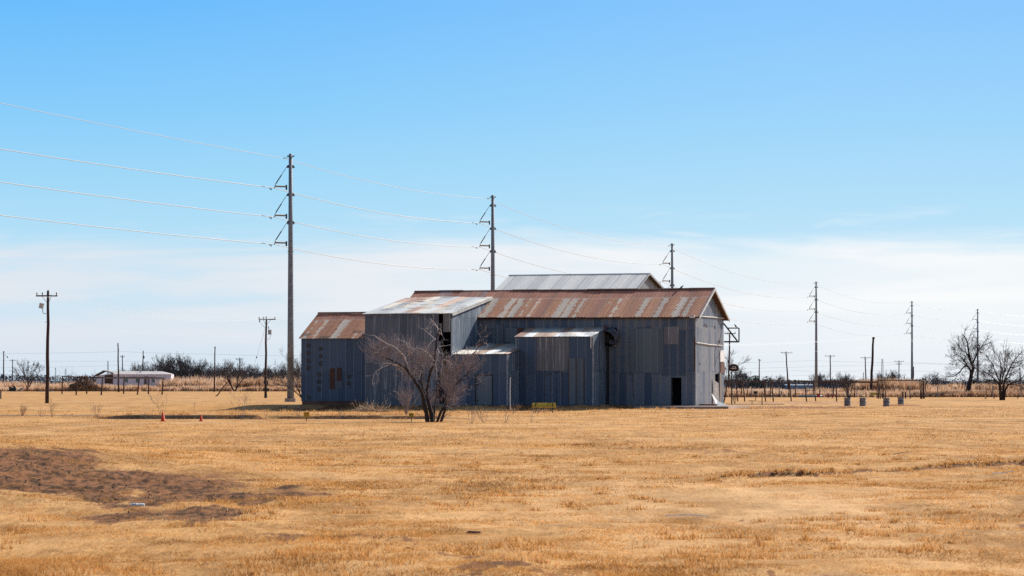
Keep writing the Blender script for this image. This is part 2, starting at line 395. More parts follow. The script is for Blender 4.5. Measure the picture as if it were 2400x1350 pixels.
def gzv_rough(x, y):
    # bare earth is churned up: lumps and hollows only where the grass is gone
    x = np.asarray(x, float); y = np.asarray(y, float)
    d = np.clip(dirt(x, y), 0, 1) * (1 - sstep(y, 68, 78))
    n = vn(x, y, 0.42, 71) * .6 + vn(x, y, 0.9, 72) * .7 + vn(x, y, .22, 73) * .35
    return d * 0.17 * (np.abs(n - .82) - .12)
_smooth = gzv
def gzv(x, y): return _smooth(x, y) + gzv_rough(x, y)
def gz(x, y): return float(gzv(x, y))
def dirt(x, y):
    x0_, y0_ = np.asarray(x, float), np.asarray(y, float)
    wa = sstep(-y0_, -100, -85)
    x = x0_ + wa * (2.6 * (vn(x0_, y0_ * .35, 1.7, 61) - .5) + 1.1 * (vn(x0_, y0_ * .35, .5, 62) - .5)); y = y0_ + wa * (11 * (vn(x0_, y0_ * .35, 1.9, 63) - .5) + 5 * (vn(x0_, y0_ * .35, .45, 64) - .5))
    v = np.zeros_like(x)
    for cx, cy, rx, ry, a in ((-11.5, 50, 3.0, 7.0, 1), (-9.0, 51.5, 2.3, 8.5, 1), (-7.0, 49.5, 1.8, 6.5, 1), (-5.4, 45.5, 1.3, 4.4, .95), (-4.3, 42.0, 0.9, 2.8, .9),
                              (-1.6, 32.3, 1.0, 1.8, .55), (-0.4, 31.2, 0.8, 1.4, .45), (2.5, 40, 1.4, 3, .35), (7.2, 39.0, .7, 1.1, .7), (7.3, 43.2, .7, 1.2, .5),
                              (10.4, 41, 1.0, 2.0, .5), (2.2, 29, 1.0, 1.0, .4), (-3.6, 29.5, .7, 1.2, .5), (-9.5, 96, 5, 3, .3), (4, 78, 3.5, 5, .3), (12, 34, 1.5, 2, .45)):
        v = np.maximum(v, a * np.exp(-(((x - cx) / rx) ** 2 + ((y - cy) / ry) ** 2) ** 1.6 * 0.7))
    x, y = x0_, y0_
    yb = 153.0
    v = np.maximum(v, 1.3 * sstep(x, -23.5, -21) * (1 - sstep(x, -4.5, -2)) * np.exp(-((y - yb) / 1.0) ** 4))
    v = np.maximum(v, 0.8 * sstep(x, 10.2, 10.8) * (1 - sstep(x, 12.1, 12.4)) * np.exp(-((y - 117.5) / 1.1) ** 4))
    v = np.maximum(v, 0.85 * sstep(x, 31, 34) * (1 - sstep(x, 38, 41)) * np.exp(-((y - 229) / 2.0) ** 4))
    yn = np.interp(x, NX, NY)
    v = np.maximum(v, 0.8 * sstep(x, 3.6, 5.2) * (1 - sstep(x, 12.5, 14)) * np.exp(-((y - yn - .1) / 0.25) ** 2))
    # trodden apron round the barn (its colour also deepens the shadow), old trees and slab
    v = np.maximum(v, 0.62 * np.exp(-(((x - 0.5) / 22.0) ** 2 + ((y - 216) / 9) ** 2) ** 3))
    v = np.maximum(v, 0.5 * np.exp(-(((x - 21) / 4.0) ** 2 + ((y - 212) / 3) ** 2) ** 2))
    v = np.maximum(v, 0.6 * np.exp(-(((x - 68) / 7.0) ** 2 + ((y - 398) / 12) ** 2) ** 2))
    return v
def axis(parts):
    out = []
    for a, b, st in parts: out += list(np.arange(a, b, st))
    return np.array(out)
ys = axis([(4, 24, 1.0), (24, 72, 0.16), (72, 110, 0.4), (110, 148, 1.0), (148, 158, 0.13), (158, 260, 1.2), (260, 700, 6.0)])
ys = np.concatenate([ys, np.geomspace(700, 15000, 40)])
xp = axis([(0, 14, 0.16), (14, 26, 0.4), (26, 60, 1.5), (60, 160, 5)])
xp = np.concatenate([xp, np.geomspace(160, 9000, 24)])
xs = np.concatenate([-xp[::-1][:-1], xp])
# rows behind the camera so that the ground surrounds it
ys = np.concatenate([[-400, -120, -30, -8], ys])
GX, GY = np.meshgrid(xs, ys)
GZ = gzv(GX, GY)
nx, ny = len(xs), len(ys)
co = np.stack([GX.ravel(), GY.ravel(), GZ.ravel()], 1)
ii = np.arange(nx * ny).reshape(ny, nx)
fc = np.stack([ii[:-1, :-1], ii[:-1, 1:], ii[1:, 1:], ii[1:, :-1]], -1).reshape(-1, 4)
def np_mesh(name, co, fc, k):
    me = bpy.data.meshes.new(name)
    me.vertices.add(len(co)); me.vertices.foreach_set('co', np.ascontiguousarray(co, np.float32).ravel())
    me.loops.add(len(fc) * k); me.loops.foreach_set('vertex_index', np.ascontiguousarray(fc, np.int32).ravel())
    me.polygons.add(len(fc)); me.polygons.foreach_set('loop_start', np.arange(0, len(fc) * k, k, dtype=np.int32))
    me.update(calc_edges=True); me.validate()
    return me
gme = np_mesh('ground', co, fc, 4)
gme.polygons.foreach_set('use_smooth', [True] * len(gme.polygons))
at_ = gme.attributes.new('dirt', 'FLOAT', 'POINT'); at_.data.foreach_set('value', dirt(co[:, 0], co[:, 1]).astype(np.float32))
ground = link(bpy.data.objects.new('ground', gme)); tag(ground, kind='structure')
m, t = mat('dry_grass_ground')
P = t.n('ShaderNodeNewGeometry').outputs['Position']
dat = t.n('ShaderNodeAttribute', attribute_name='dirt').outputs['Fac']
nb = t.noise(P, 0.055, 4, 0.55); Pq = t.mapping(P, scale=(1, .3, 1)); nm = t.noise(Pq, 0.55, 5, 0.65); nf = t.noise(Pq, 6.0, 4, 0.7); nff = t.noise(t.mapping(P, scale=(1, .5, 1)), 24.0, 3, 0.7)
pw = t.noise(t.mapping(P, scale=(0.10, 0.06, 1)), 1.0, 6, 0.65)
straw = t.mix(t.smooth(t.m('ADD', t.m('MULTIPLY', nm, 0.5), t.m('MULTIPLY', nf, 0.5)), 0.40, 0.60), (0.34, 0.168, 0.054), (0.75, 0.415, 0.158))
straw = t.mix(t.m('MULTIPLY', t.smooth(nb, 0.42, 0.66), 0.45), straw, (0.72, 0.37, 0.115))
straw = t.mix(t.m('MULTIPLY', t.smooth(pw, 0.48, 0.68), 0.42), straw, (0.84, 0.53, 0.26))
straw = t.mix(t.m('MULTIPLY', t.smooth(t.noise(Pq, 0.22, 5, 0.65), 0.56, 0.72), 0.45), straw, (0.36, 0.22, 0.12))
straw = t.mix(t.m('MULTIPLY', t.smooth(t.m('ADD', t.m('MULTIPLY', nff, .6), t.m('MULTIPLY', nf, .4)), 0.50, 0.62), 0.65), straw, (0.16, 0.085, 0.04))
streak = t.noise(t.mapping(P, scale=(0.25, 0.3, 1), loc=(31, 7, 0)), 1.0, 5, 0.6)
straw = t.mix(t.m('MULTIPLY', t.smooth(streak, 0.60, 0.70), 0.5), straw, (0.22, 0.13, 0.07))
sx = t.n('ShaderNodeSeparateXYZ', {0: P})
gx = t.m('POWER', t.m('DIVIDE', t.m('SUBTRACT', sx.outputs[0], 3.4), 3.2), 2.0); gy = t.m('POWER', t.m('DIVIDE', t.m('SUBTRACT', sx.outputs[1], 45.0), 14.0), 2.0)
worn = t.m('EXPONENT', t.m('MULTIPLY', t.m('ADD', gx, gy), -1.0))
straw = t.mix(t.m('MULTIPLY', worn, t.m('MULTIPLY', t.smooth(nm, .3, .7), .55)), straw, (0.86, 0.55, 0.29))
dn = t.m('ADD', dat, t.m('ADD', t.m('MULTIPLY', t.m('SUBTRACT', nf, 0.5), 1.7), t.m('MULTIPLY', t.m('SUBTRACT', nm, 0.5), 1.7)))
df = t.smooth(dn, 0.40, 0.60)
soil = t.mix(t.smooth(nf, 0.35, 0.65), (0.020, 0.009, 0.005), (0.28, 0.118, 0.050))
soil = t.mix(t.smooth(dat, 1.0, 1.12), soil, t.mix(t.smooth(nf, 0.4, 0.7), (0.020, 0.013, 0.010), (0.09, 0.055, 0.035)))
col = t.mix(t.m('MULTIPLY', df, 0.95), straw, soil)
# rough ploughed ground beyond the weeds
yy = t.n('ShaderNodeSeparateXYZ', {0: P}).outputs[1]
far = t.smooth(t.m('ADD', yy, t.m('MULTIPLY', nb, 60)), 690, 740)
col = t.mix(far, col, t.mix(t.smooth(nb, 0.4, 0.6), (0.13, 0.085, 0.065), (0.25, 0.17, 0.12)))
h = t.m('ADD', t.m('MULTIPLY', nf, 1.0), t.m('ADD', t.m('MULTIPLY', nff, 0.4), t.m('MULTIPLY', nm, 2.0)))
finish(t, col, 0.95, 0, h, 0.5, 0.03, 0.1)
gme.materials.append(m)

# ---------------------------------------------------------------- short dry grass, nearest ground
rg = np.random.default_rng(7)
def grass_blades(n, y0, y1, hmin, hmax, wid, seed):
    r = np.random.default_rng(seed)
    # more blades where the ground is near: uniform in 1/y
    y = 1 / r.uniform(1 / y1, 1 / y0, n)
    x = r.uniform(-1, 1, n) * (0.195 * y + 1.6)
    cl = vn(x, y, 0.55, 21) * 0.6 + vn(x, y, 0.17, 22) * 0.4
    dk = dirt(x, y) + (vn(x, y, 0.8, 23) - 0.5) * 0.8
    keep = r.random(n) < (0.10 + 1.25 * sstep(cl, .33, .66)) * (1 - .9 * sstep(dk, .25, .75))
    x, y, cl = x[keep], y[keep], cl[keep]; k = len(x)
    z = gzv(x, y) - 0.01; pale = np.exp(-((x - 3.4 - .06 * (y - 40)) / 3.0) ** 2 - ((y - 44) / 13.0) ** 2)
    h = r.uniform(hmin, hmax, k) * (0.45 + 1.1 * cl) * (0.35 + 1.3 * vn(x, y, 1.5, 24)) * (1 - .45 * pale)
    a = r.uniform(0, 2 * math.pi, k); lean = r.uniform(0.3, 2.6, k) * h
    b = r.uniform(0, 2 * math.pi, k)
    wd = wid * r.uniform(0.6, 1.5, k) * (y / y0) ** 0.6
    p0 = np.stack([x - np.cos(a) * wd, y - np.sin(a) * wd, z], 1)
    p1 = np.stack([x + np.cos(a) * wd, y + np.sin(a) * wd, z], 1)
    p2 = np.stack([x + np.cos(b) * lean, y + np.sin(b) * lean, z + h], 1)
    co = np.stack([p0, p1, p2], 1).reshape(-1, 3)
    col = np.repeat(np.clip(0.22 + .5 * r.random(k) + .6 * (vn(x, y, .8, 25) - .5) + .55 * (vn(x, y, 4.0, 26) - .5) + .30 * pale, 0, 1), 3)
    return co, col
parts = [grass_blades(230000, 26, 44, 0.018, 0.055, 0.0040, 1), grass_blades(230000, 44, 84, 0.02, 0.06, 0.006, 2),
         grass_blades(90000, 84, 150, 0.02, 0.06, 0.012, 3), grass_blades(60000, 156, 235, 0.02, 0.06, 0.022, 4)]
# taller tussocks along the lips of the dirt and the crack
def tussocks(pts, seed):
    r = np.random.default_rng(seed); C = []; K = []
    for (x, y, rad, hh, n) in pts:
        a = r.uniform(0, 6.283, n); q = np.abs(r.normal(0, rad, n)); bx = x + np.cos(a) * q; by = y + np.sin(a) * q
        z = gzv(bx, by) - 0.01; h = hh * r.uniform(0.4, 1.1, n); wd = 0.006 * (y / 35) ** 0.6
        b = r.uniform(0, 6.283, n); ln = h * r.uniform(0.1, 0.9, n)
        p0 = np.stack([bx - wd, by, z], 1); p1 = np.stack([bx + wd, by, z], 1)
        p2 = np.stack([bx + np.cos(b) * ln, by + np.sin(b) * ln, z + h], 1)
        C.append(np.stack([p0, p1, p2], 1).reshape(-1, 3)); K.append(np.repeat(r.random(n), 3))
    return np.concatenate(C), np.concatenate(K)
tp = []
for i in range(900):
    y = 1 / rg.uniform(1 / 75, 1 / 27); x = rg.uniform(-1, 1) * (0.19 * y + 1)
    if float(vn(x, y, 4.0, 31)) > 0.5 and float(dirt(np.array([x]), np.array([y]))[0]) < .3: tp.append((x, y, 0.13, rg.uniform(0.05, 0.11), 70))
for i in range(150):
    x = rg.uniform(3.8, 13); tp.append((x, float(np.interp(x, NX, NY)) + 0.25, 0.08, 0.09, 30))
for i in range(90):
    x = rg.uniform(-23, -3); tp.append((x, 155.2 + rg.normal(0, .3), 0.15, rg.uniform(.08, .2), 22))
for i in range(170):
    x = rg.uniform(-21, 13); tp.append((x, 205 + rg.normal(0, 4), 0.25, rg.uniform(.08, .25), 14))
parts.append(tussocks(tp, 5))
gco = np.concatenate([p[0] for p in parts]); gcl = np.concatenate([p[1] for p in parts])
bme = np_mesh('short_grass', gco, np.arange(len(gco)).reshape(-1, 3), 3)
gat = bme.attributes.new('tone', 'FLOAT', 'POINT'); gat.data.foreach_set('value', gcl.astype(np.float32))
def straw_mat(name, stops, trans=0.35):
    m, t = mat(name)
    tone = t.n('ShaderNodeAttribute', attribute_name='tone').outputs['Fac']
    c = t.ramp(tone, stops)
    d = t.n('ShaderNodeBsdfDiffuse', {'Color': c}); tr = t.n('ShaderNodeBsdfTranslucent', {'Color': c})
    mx = t.n('ShaderNodeMixShader', {0: trans, 1: d.outputs[0], 2: tr.outputs[0]})
    t.n('ShaderNodeOutputMaterial', {0: mx.outputs[0]}); return m
M['blade'] = straw_mat('dry_grass_blades', [(0, (0.22, 0.10, 0.036)), (0.35, (0.60, 0.30, 0.088)), (0.7, (0.84, 0.465, 0.165)), (1, (0.88, 0.65, 0.38))])
M['weed'] = straw_mat('tall_weeds', [(0, (0.28, 0.15, 0.085)), (0.4, (0.56, 0.34, 0.20)), (0.75, (0.72, 0.48, 0.31)), (1, (0.80, 0.62, 0.46))], 0.55)
bme.materials.append(M['blade'])
grass = link(bpy.data.objects.new('short_grass', bme))
tag(grass, 'short dry straw coloured grass covering the near ground', 'grass', kind='stuff')

# ---------------------------------------------------------------- tall weeds beyond the mown grass
def weeds(name, label, bands, seed):
    r = np.random.default_rng(seed); C = []; K = []
    for (x0, x1, ya, yb_, h0, h1, wd, n) in bands:
        nc = n // 24
        cx = r.uniform(x0, x1, nc); cy = ya + (yb_ - ya) * r.random(nc) ** 1.3
        hc = (h0 + (h1 - h0) * (0.5 * vn(cx, cy, 9.0, seed) + 0.5 * vn(cx, cy, 3.0, seed + 1))) * r.uniform(0.7, 1.15, nc)
        tc = np.clip(0.15 + 0.8 * vn(cx, cy, 12.0, seed + 2) + r.normal(0, 0.12, nc), 0, 1)
        cx = np.repeat(cx, 24); cy = np.repeat(cy, 24); hc = np.repeat(hc, 24); tc = np.repeat(tc, 24); k = len(cx)
        bx = cx + r.normal(0, 0.35, k); by = cy + r.normal(0, 0.35, k); h = hc * r.uniform(0.35, 1.0, k)
        ln = h * r.normal(0.0, 0.28, k); w_ = wd * r.uniform(0.5, 1.5, k)
        z = np.zeros(k) - 0.03
        p0 = np.stack([bx - w_, by, z], 1); p1 = np.stack([bx + w_, by + 0.02, z], 1)
        p3 = np.stack([bx + ln + w_ * .7, by + ln * 0.3, z + h], 1); p2 = np.stack([bx + ln * .5 - w_ * 1.2, by, z + h * .6], 1)
        C.append(np.stack([p0, p1, p3, p2], 1).reshape(-1, 3)); K.append(np.repeat(np.clip(tc + r.normal(0, .2, k), 0, 1), 4))
    co = np.concatenate(C); tn = np.concatenate(K)
    me = np_mesh(name, co, np.arange(len(co)).reshape(-1, 4), 4)
    a = me.attributes.new('tone', 'FLOAT', 'POINT'); a.data.foreach_set('value', tn.astype(np.float32)); me.materials.append(M['weed'])
    o = link(bpy.data.objects.new(name, me)); return tag(o, label, 'weeds', kind='stuff')
weeds('tall_weeds', 'band of tall dry brown weeds beyond the lawn on the left', [
    (-130, -38, 655, 662, 0.8, 2.3, 0.05, 34000), (-190, -130, 655, 690, 0.8, 2.3, 0.07, 12000), (-38, 20, 655, 690, 1.0, 3.0, 0.07, 10000), (-130, -82, 675, 700, 1.6, 3.4, 0.06, 9000), (-82, -38, 660, 690, 2.0, 4.2, 0.06, 24000)], 40)
weeds('tall_weeds', 'band of tall dry brown weeds behind the picnic ground on the right', [
    (26, 76, 386, 390, 0.4, 1.5, 0.035, 30000), (26, 80, 390, 430, 0.6, 1.6, 0.04, 40000), (49.5, 58, 402, 412, 1.7, 3.0, 0.035, 14000),
    (90, 150, 700, 760, 1.2, 2.5, 0.07, 12000), (76, 130, 386, 425, 0.6, 1.6, 0.05, 16000), (-5, 26, 388, 425, 0.6, 1.6, 0.05, 7000)], 50)
weeds('tussock_grass', 'rough pale tussocks growing round the concrete slab', [
    (17, 24, 207, 212, 0.1, 0.3, 0.012, 1400), (19.5, 27, 214, 226, 0.1, 0.35, 0.012, 1600), (31.5, 33.8, 236, 238, 0.1, 0.35, 0.012, 500), (24, 33, 262, 285, .1, .3, .015, 1200)], 60)
# ---------------------------------------------------------------- the old corrugated barn
TH = R(18)
BU = Vector((math.cos(TH), -math.sin(TH), 0)); BV = Vector((math.sin(TH), math.cos(TH), 0))
BO = Vector(((1630 - CX) / F * 213, 213, 0))
def PV(px, py, v):          # photo pixel on the vertical plane v = const -> (u, z)
    d = Vector(((px - CX) / F, 1, (HY - py) / F)); tt = (v + BO.dot(BV)) / (d.x * BV.x + d.y * BV.y)
    p = d * tt; return (p - BO).dot(BU), CH + tt * d.z
def PU(px, py, u):          # photo pixel on the plane u = const -> (v, z)
    d = Vector(((px - CX) / F, 1, (HY - py) / F)); tt = (u + BO.dot(BU)) / (d.x * BU.x + d.y * BU.y)
    p = d * tt; return (p - BO).dot(BV), CH + tt * d.z
barn = thing('corrugated_barn', 'large rambling barn of patched grey corrugated iron with rusty roofs', 'barn', BO, -TH)
def wall(mb, plane, c, a0, a1, zb, z0, z1, holes=(), th=0.06, out=-1):
    """plane 'v': wall along u at v=c; plane 'u': wall along v at u=c; slanted top from z0 (at a0) to z1 (at a1)"""
    cuts = sorted({a0, a1, *[max(a0, min(a1, h[0])) for h in holes], *[max(a0, min(a1, h[1])) for h in holes]})
    for s, e in zip(cuts[:-1], cuts[1:]):
        if e - s < 1e-4: continue
        zt = lambda a: z0 + (z1 - z0) * (a - a0) / (a1 - a0)
        hs = sorted([(h[2], h[3]) for h in holes if h[0] <= s + 1e-5 and h[1] >= e - 1e-5])
        spans = []; b = zb
        for lo, hi in hs:
            if lo > b + 1e-4: spans.append((b, lo))
            b = max(b, hi)
        top = (zt(s), zt(e))
        if b < min(top): spans.append((b, None))
        for lo, hi in spans:
            h0, h1 = (top if hi is None else (hi, hi))
            if plane == 'v':
                p = [(s, c, lo), (e, c, lo), (e, c + th, lo), (s, c + th, lo), (s, c, h0), (e, c, h1), (e, c + th, h1), (s, c + th, h0)]
            else:
                p = [(c, s, lo), (c, e, lo), (c - th, e, lo), (c - th, s, lo), (c, s, h0), (c, e, h1), (c - th, e, h1), (c - th, s, h0)]
            mb.hexa(p)
def slab(mb, a, b, c, d, th=0.05):      # four corners (ccw seen from above) -> slab with thickness below
    dn = Vector((0, 0, -th))
    q = [Vector(p) for p in (a, b, c, d)]
    mb.hexa([p + dn for p in q] + q)
def corrslab(mb, e0, e1, r1, r0, pitch=0.11, amp=0.022, sag=0.0, seed=0, jag=0.0):
    """roof sheet field: eave e0->e1, ridge r0->r1, real corrugation across, slight sag, uneven lower edge"""
    e0, e1, r0, r1 = map(Vector, (e0, e1, r0, r1)); L = (e1 - e0).length
    n = int(L / pitch) * 4; rows = 6; rr = random.Random(seed); jit = {}
    nrm = (e1 - e0).cross(r0 - e0).normalized()
    if nrm.z < 0: nrm = -nrm
    N = len(mb.v)
    for j in range(rows + 1):
        f = j / rows
        for i in range(n + 1):
            g = i / n
            k = int(g * L / 0.7)
            if k not in jit: jit[k] = rr.uniform(-1, 1)
            p = (e0.lerp(e1, g)).lerp(r0.lerp(r1, g), f)
            if j == 0 and jag: p += (e0 - r0).normalized() * jag * jit[k]
            w_ = math.sin(i / 4 * 2 * math.pi) * amp + jit[k] * 0.008
            p = p + nrm * w_ + Vector((0, 0, -sag * math.sin(math.pi * g * 2.3 + seed) * (0.4 + 0.6 * f)))
            mb.v.append(tuple(p))
    for j in range(rows):
        for i in range(n):
            a = N + j * (n + 1) + i
            mb.f.append((a, a + 1, a + n + 2, a + n + 1)); mb.mi.append(mb.cur)
# ---- key levels
W_ = 8.8; RV = W_ / 2
zeR = PV(1630, 741, 0)[1]; uL, _ = PV(935, 741, 0)
zrR = PU(1670, 679, 0.35)[1]
ze, zr = zeR, zrR
zg = -0.25                                     # walls run below ground level a little
# main hall: front wall with door opening and holes
h_door = (*sorted((PV(1573, 0, 0)[0], PV(1597, 0, 0)[0])), 0.0, PV(1585, 885, 0)[1])
mb = MB()
wall(mb, 'v', 0, uL, 0, zg, ze + .0, ze, [h_door, (PV(1418, 0, 0)[0], PV(1446, 0, 0)[0], PV(0, 803, 0)[1], PV(0, 778, 0)[1])])
fw = mb.build('wall', M['wallF'], barn)
# door recess lining
mb = MB(); u0, u1 = h_door[0], h_door[1]
mb.box(((u0 + .0), .25, h_door[3] / 2), (.06, .36, h_door[3])); mb.box((u1, .25, h_door[3] / 2), (.06, .36, h_door[3]))
mb.each('door_frame', M['black'], fw)
# right end wall
def yv(px, u=0.0): return PU(px, 800, u)[0]
dz = lambda py, px=1665: PU(px, py, 0)[1]
ds, de = yv(1676), yv(1684)
mb = MB()
wall(mb, 'u', 0, 0.06, RV, zg, ze, zr - .1, [(ds, de, 0.2, dz(876))])
wall(mb, 'u', 0, RV, W_, zg, zr - .1, ze, [(ds, de, 0.2, dz(876)), (yv(1661) , yv(1663.5), dz(804), dz(799))])
ew = mb.build('end_wall', M['wallS'], barn)
mb = MB(); wall(mb, 'v', W_, uL, 0, zg, ze, ze); wall(mb, 'u', uL + .06, 0.06, RV, zg, ze, zr - .1); wall(mb, 'u', uL + .06, RV, W_ - .06, zg, zr - .1, ze)
mb.build('back_wall', M['wallF'], barn)
# horizontal seams as overlapped sheet edges on the end wall, cables, patches
mb = MB()
mb.tube([(0.05, 0.1, PU(1632, 740, 0)[1]), (0.06, 2.2, PU(1650, 741, 0)[1] - .05), (0.06, 5, PU(1672, 744, 0)[1] - .0), (0.05, W_ - .1, PU(1698, 746, 0)[1])], 0.045, 5)
mb.tube([(0.05, 0.1, dz(805)), (0.06, 4, dz(808)), (0.05, W_ - .5, dz(809))], 0.045, 5)
mb.each('cable', M['trimw'], barn)
mb = MB(); mb.box((.04, (yv(1686.5) + yv(1696)) / 2, (dz(820) + dz(847)) / 2), (.05, yv(1696) - yv(1686.5), dz(820) - dz(847))); mb.build('white_panel', M['white'], barn)
mb = MB(); mb.box((.04, (yv(1687) + yv(1696.5)) / 2, (dz(848) + dz(874)) / 2), (.05, yv(1696.5) - yv(1687), dz(848) - dz(874))); mb.build('rusty_panel', M['rustp'], barn)
mb = MB()
for (px, py, s) in ((1651, 762, .3), (1656, 764, .25), (1675, 766, .28), (1686, 800, .3), (1640, 853, .2)): mb.box((.015, yv(px), dz(py)), (.03, s, s * .6))
mb.each('dark_hole', M['rustdark'], barn)
mb = MB(); mb.box((.05, yv(1680) + .9, dz(910)), (.06, .5, dz(876) - .2)); mb.build('door_post', M['woodg'], barn)
mb = MB(); mb.hexa([(.1, yv(1669), .3), (.35, yv(1676), .3), (.30, yv(1676), .3), (.05, yv(1669), .3), (.08, yv(1669), 2.2), (.3, yv(1675), 1.9), (.25, yv(1675), 1.9), (.03, yv(1669), 2.2)])
mb.build('bent_sheet', M['trimw'], barn)
# roof of the hall
OVE, OVR = 0.35, 0.42
sl = (zr - ze) / RV
eR = (OVR, -OVE, ze - OVE * sl + .1); rR = (OVR, RV, zr + .1); bR = (OVR, W_ + OVE, ze - OVE * sl + .1)
eL = (uL - .3, -OVE, ze - OVE * sl + .1 + .12); rL = (uL - .3, RV, zr + .1 + .02); bL = (uL - .3, W_ + OVE, ze - OVE * sl + .1)
uS = PV(1119, 738, 0)[0] - .25; tS = (uS - eL[0]) / (eR[0] - eL[0])
mb = MB(); corrslab(mb, eL, eR, rR, rL, sag=0.035, seed=3, jag=0.06)
corrslab(mb, bL, bR, rR, rL, sag=0.01, seed=4)
roof1 = mb.build('roof', M['roofR'], barn, smooth=True)
mb = MB()
for i in range(12):
    a = Vector(rL).lerp(Vector(rR), i / 12); b = Vector(rL).lerp(Vector(rR), (i + 1) / 12)
    dzz = 0.02 * math.sin(i * 1.9)
    slab(mb, (a.x, a.y - .16, a.z + .0 + dzz), (b.x - .01, b.y - .16, b.z + dzz), (b.x - .01, b.y, b.z + .07 + dzz), (a.x, a.y, a.z + .07 + dzz))
    slab(mb, (a.x, a.y + .005, a.z + .068 + dzz), (b.x - .01, b.y + .005, b.z + .068 + dzz), (b.x - .01, b.y + .2, b.z - .02 + dzz), (a.x, a.y + .2, a.z - .02 + dzz))
mb.build('ridge_cap', M['rustdark'], roof1)
mb = MB()
for (e, s) in ((eR, 1), (bR, 1)):
    a, b = Vector(e), Vector(rR)
    mb.hexa([a + Vector((.02, 0, -.16)), b + Vector((.02, 0, -.16)), b + Vector((-.06, 0, -.16)), a + Vector((-.06, 0, -.16)),
             a + Vector((.02, 0, .035)), b + Vector((.02, 0, .035)), b + Vector((-.06, 0, .035)), a + Vector((-.06, 0, .035))])
mb.build('barge_board', M['trimw'], roof1)
mb = MB()
g = lambda u, v, z: (u, v, z - .05)
slab(mb, g(uL, -OVE + .03, eR[2]), g(OVR - .07, -OVE + .03, eR[2]), g(OVR - .07, RV, rR[2]), g(uL, RV, rR[2]), .04)
slab(mb, g(uL, RV, rR[2]), g(OVR - .07, RV, rR[2]), g(OVR - .07, W_ + OVE - .03, bR[2]), g(uL, W_ + OVE - .03, bR[2]), .04)
mb.build('soffit', M['rustdark'], roof1)
# light galvanised replacement sheets near the ridge, over the tall lean-to
mb = MB()
def onroof(px, py):        # point of the hall's front roof slope under a photo pixel
    lo, hi = -OVE, RV
    for _ in range(40):
        mid = (lo + hi) / 2; u, z = PV(px, py, mid); zz = ze + .1 + sl * mid
        if z > zz: lo = mid
        else: hi = mid
    u, z = PV(px, py, lo); return Vector((u, lo, z))
def patch_on_slope(mb, x0, x1, v0, v1, lift=.05):
    f = lambda u, v: (u, v, ze + .1 + sl * v + lift)
    slab(mb, f(x0, v0), f(x1, v0), f(x1, v1), f(x0, v1), .02)
a = onroof(1030, 690).x; b = onroof(1140, 690).x; c_ = onroof(1060, 690).x
patch_on_slope(mb, a, c_ - .05, 2.9, RV - .05); patch_on_slope(mb, c_ + .9, b, 2.9, RV - .05)
mb.build('roof_patch', M['roofG'], roof1)

# ---- tall lean-to on the left
vT = -6.4
uTL, zTL = PV(855, 736, vT); uTR, zTR = PV(1058, 735, vT)
vJ = 3.05; zJ = ze + .1 + sl * vJ + .10
zTb = (zTL + zTR) / 2
H = lambda px: PV(px, 800, vT)[0]; Z = lambda py: PV(950, py, vT)[1]
holes = [(H(1028), H(1039), Z(800), Z(737)), (H(1035), H(1039), Z(830), Z(800)), (H(1034), H(1045), Z(846), Z(779)), (H(1045), H(1049), Z(852), Z(778)),
         (H(1049), H(1053), Z(856), Z(775)), (H(1053), H(1056.5), Z(852), Z(766)), (H(1026), H(1057.5), Z(946), Z(872)), (H(1039), H(1052), Z(880), Z(845))]
mb = MB(); wall(mb, 'v', vT, uTL, uTR, zg, zTb, zTb, holes)
tw = mb.build('tall_wall', M['wallL'], barn)
slT = (zJ - zTb) / (vJ - vT)
mb = MB(); wall(mb, 'u', uTR, vT + .06, 0, zg, zTb + .06 * slT, zTb + slT * (0 - vT)); sw = mb.build('side_wall', M['wallT'], barn)
mb = MB(); wall(mb, 'u', uTL + .06, vT + .06, 0, zg, zTb, zTb + slT * (0 - vT)); mb.build('far_side_wall', M['wallT'], barn)
# gable piece above the hall eave on the right side of the lean-to
mb = MB(); s_ = 0.0
mb.hexa([(uTR - .06, 0, ze + .12), (uTR, 0, ze + .12), (uTR, vJ - .1, ze + .12 + sl * (vJ - .1)), (uTR - .06, vJ - .1, ze + .12 + sl * (vJ - .1)),
         (uTR - .06, 0, zTb - slT * vT), (uTR, 0, zTb - slT * vT), (uTR, vJ - .1, zJ - .1 * slT - .01), (uTR - .06, vJ - .1, zJ - .1 * slT - .01)])
mb.build('side_wall_gusset', M['wallT'], barn)
mb = MB()
fT = lambda u, v, dz_=0: (u, v, zTb + slT * (v - vT) + .06 + dz_)
corrslab(mb, fT(uTL - .15, vT - .22), fT(uTR + .12, vT - .22), fT(uTR + .12, vJ), fT(uTL - .15, vJ), sag=0.03, seed=8, jag=0.05, amp=.018)
roofT = mb.build('lean_to_roof', M['roofG'], barn, smooth=True)
mb = MB()
for k in range(26):
    v_ = vT + .6 + (vJ - vT - 1) * random.Random(k).random(); u_ = uTL + (uTR - uTL) * random.Random(k + 90).random()
    slab(mb, fT(u_, v_, .045), fT(u_ + .64, v_, .045), fT(u_ + .64, v_ + .07, .045), fT(u_, v_ + .07, .045), .01)
mb.each('lap_shadow_edge', M['stain'], roofT)
mb = MB()
a, b = Vector(fT(uTR + .12, vT - .22)), Vector(fT(uTR + .12, vJ))
for k in range(3):
    o_ = Vector((.02 + .03 * k, 0, -.02 - .07 * k)); mb.hexa([a + o_ + Vector(q) for q in ((-.05, 0, -.05), (0, 0, -.05))] + [b + o_ + Vector(q) for q in ((0, 0, -.05), (-.05, 0, -.05))] +
            [a + o_ + Vector(q) for q in ((-.05, 0, 0), (0, 0, 0))] + [b + o_ + Vector(q) for q in ((0, 0, 0), (-.05, 0, 0))])
mb.build('barge_board', M['trimw'], roofT)
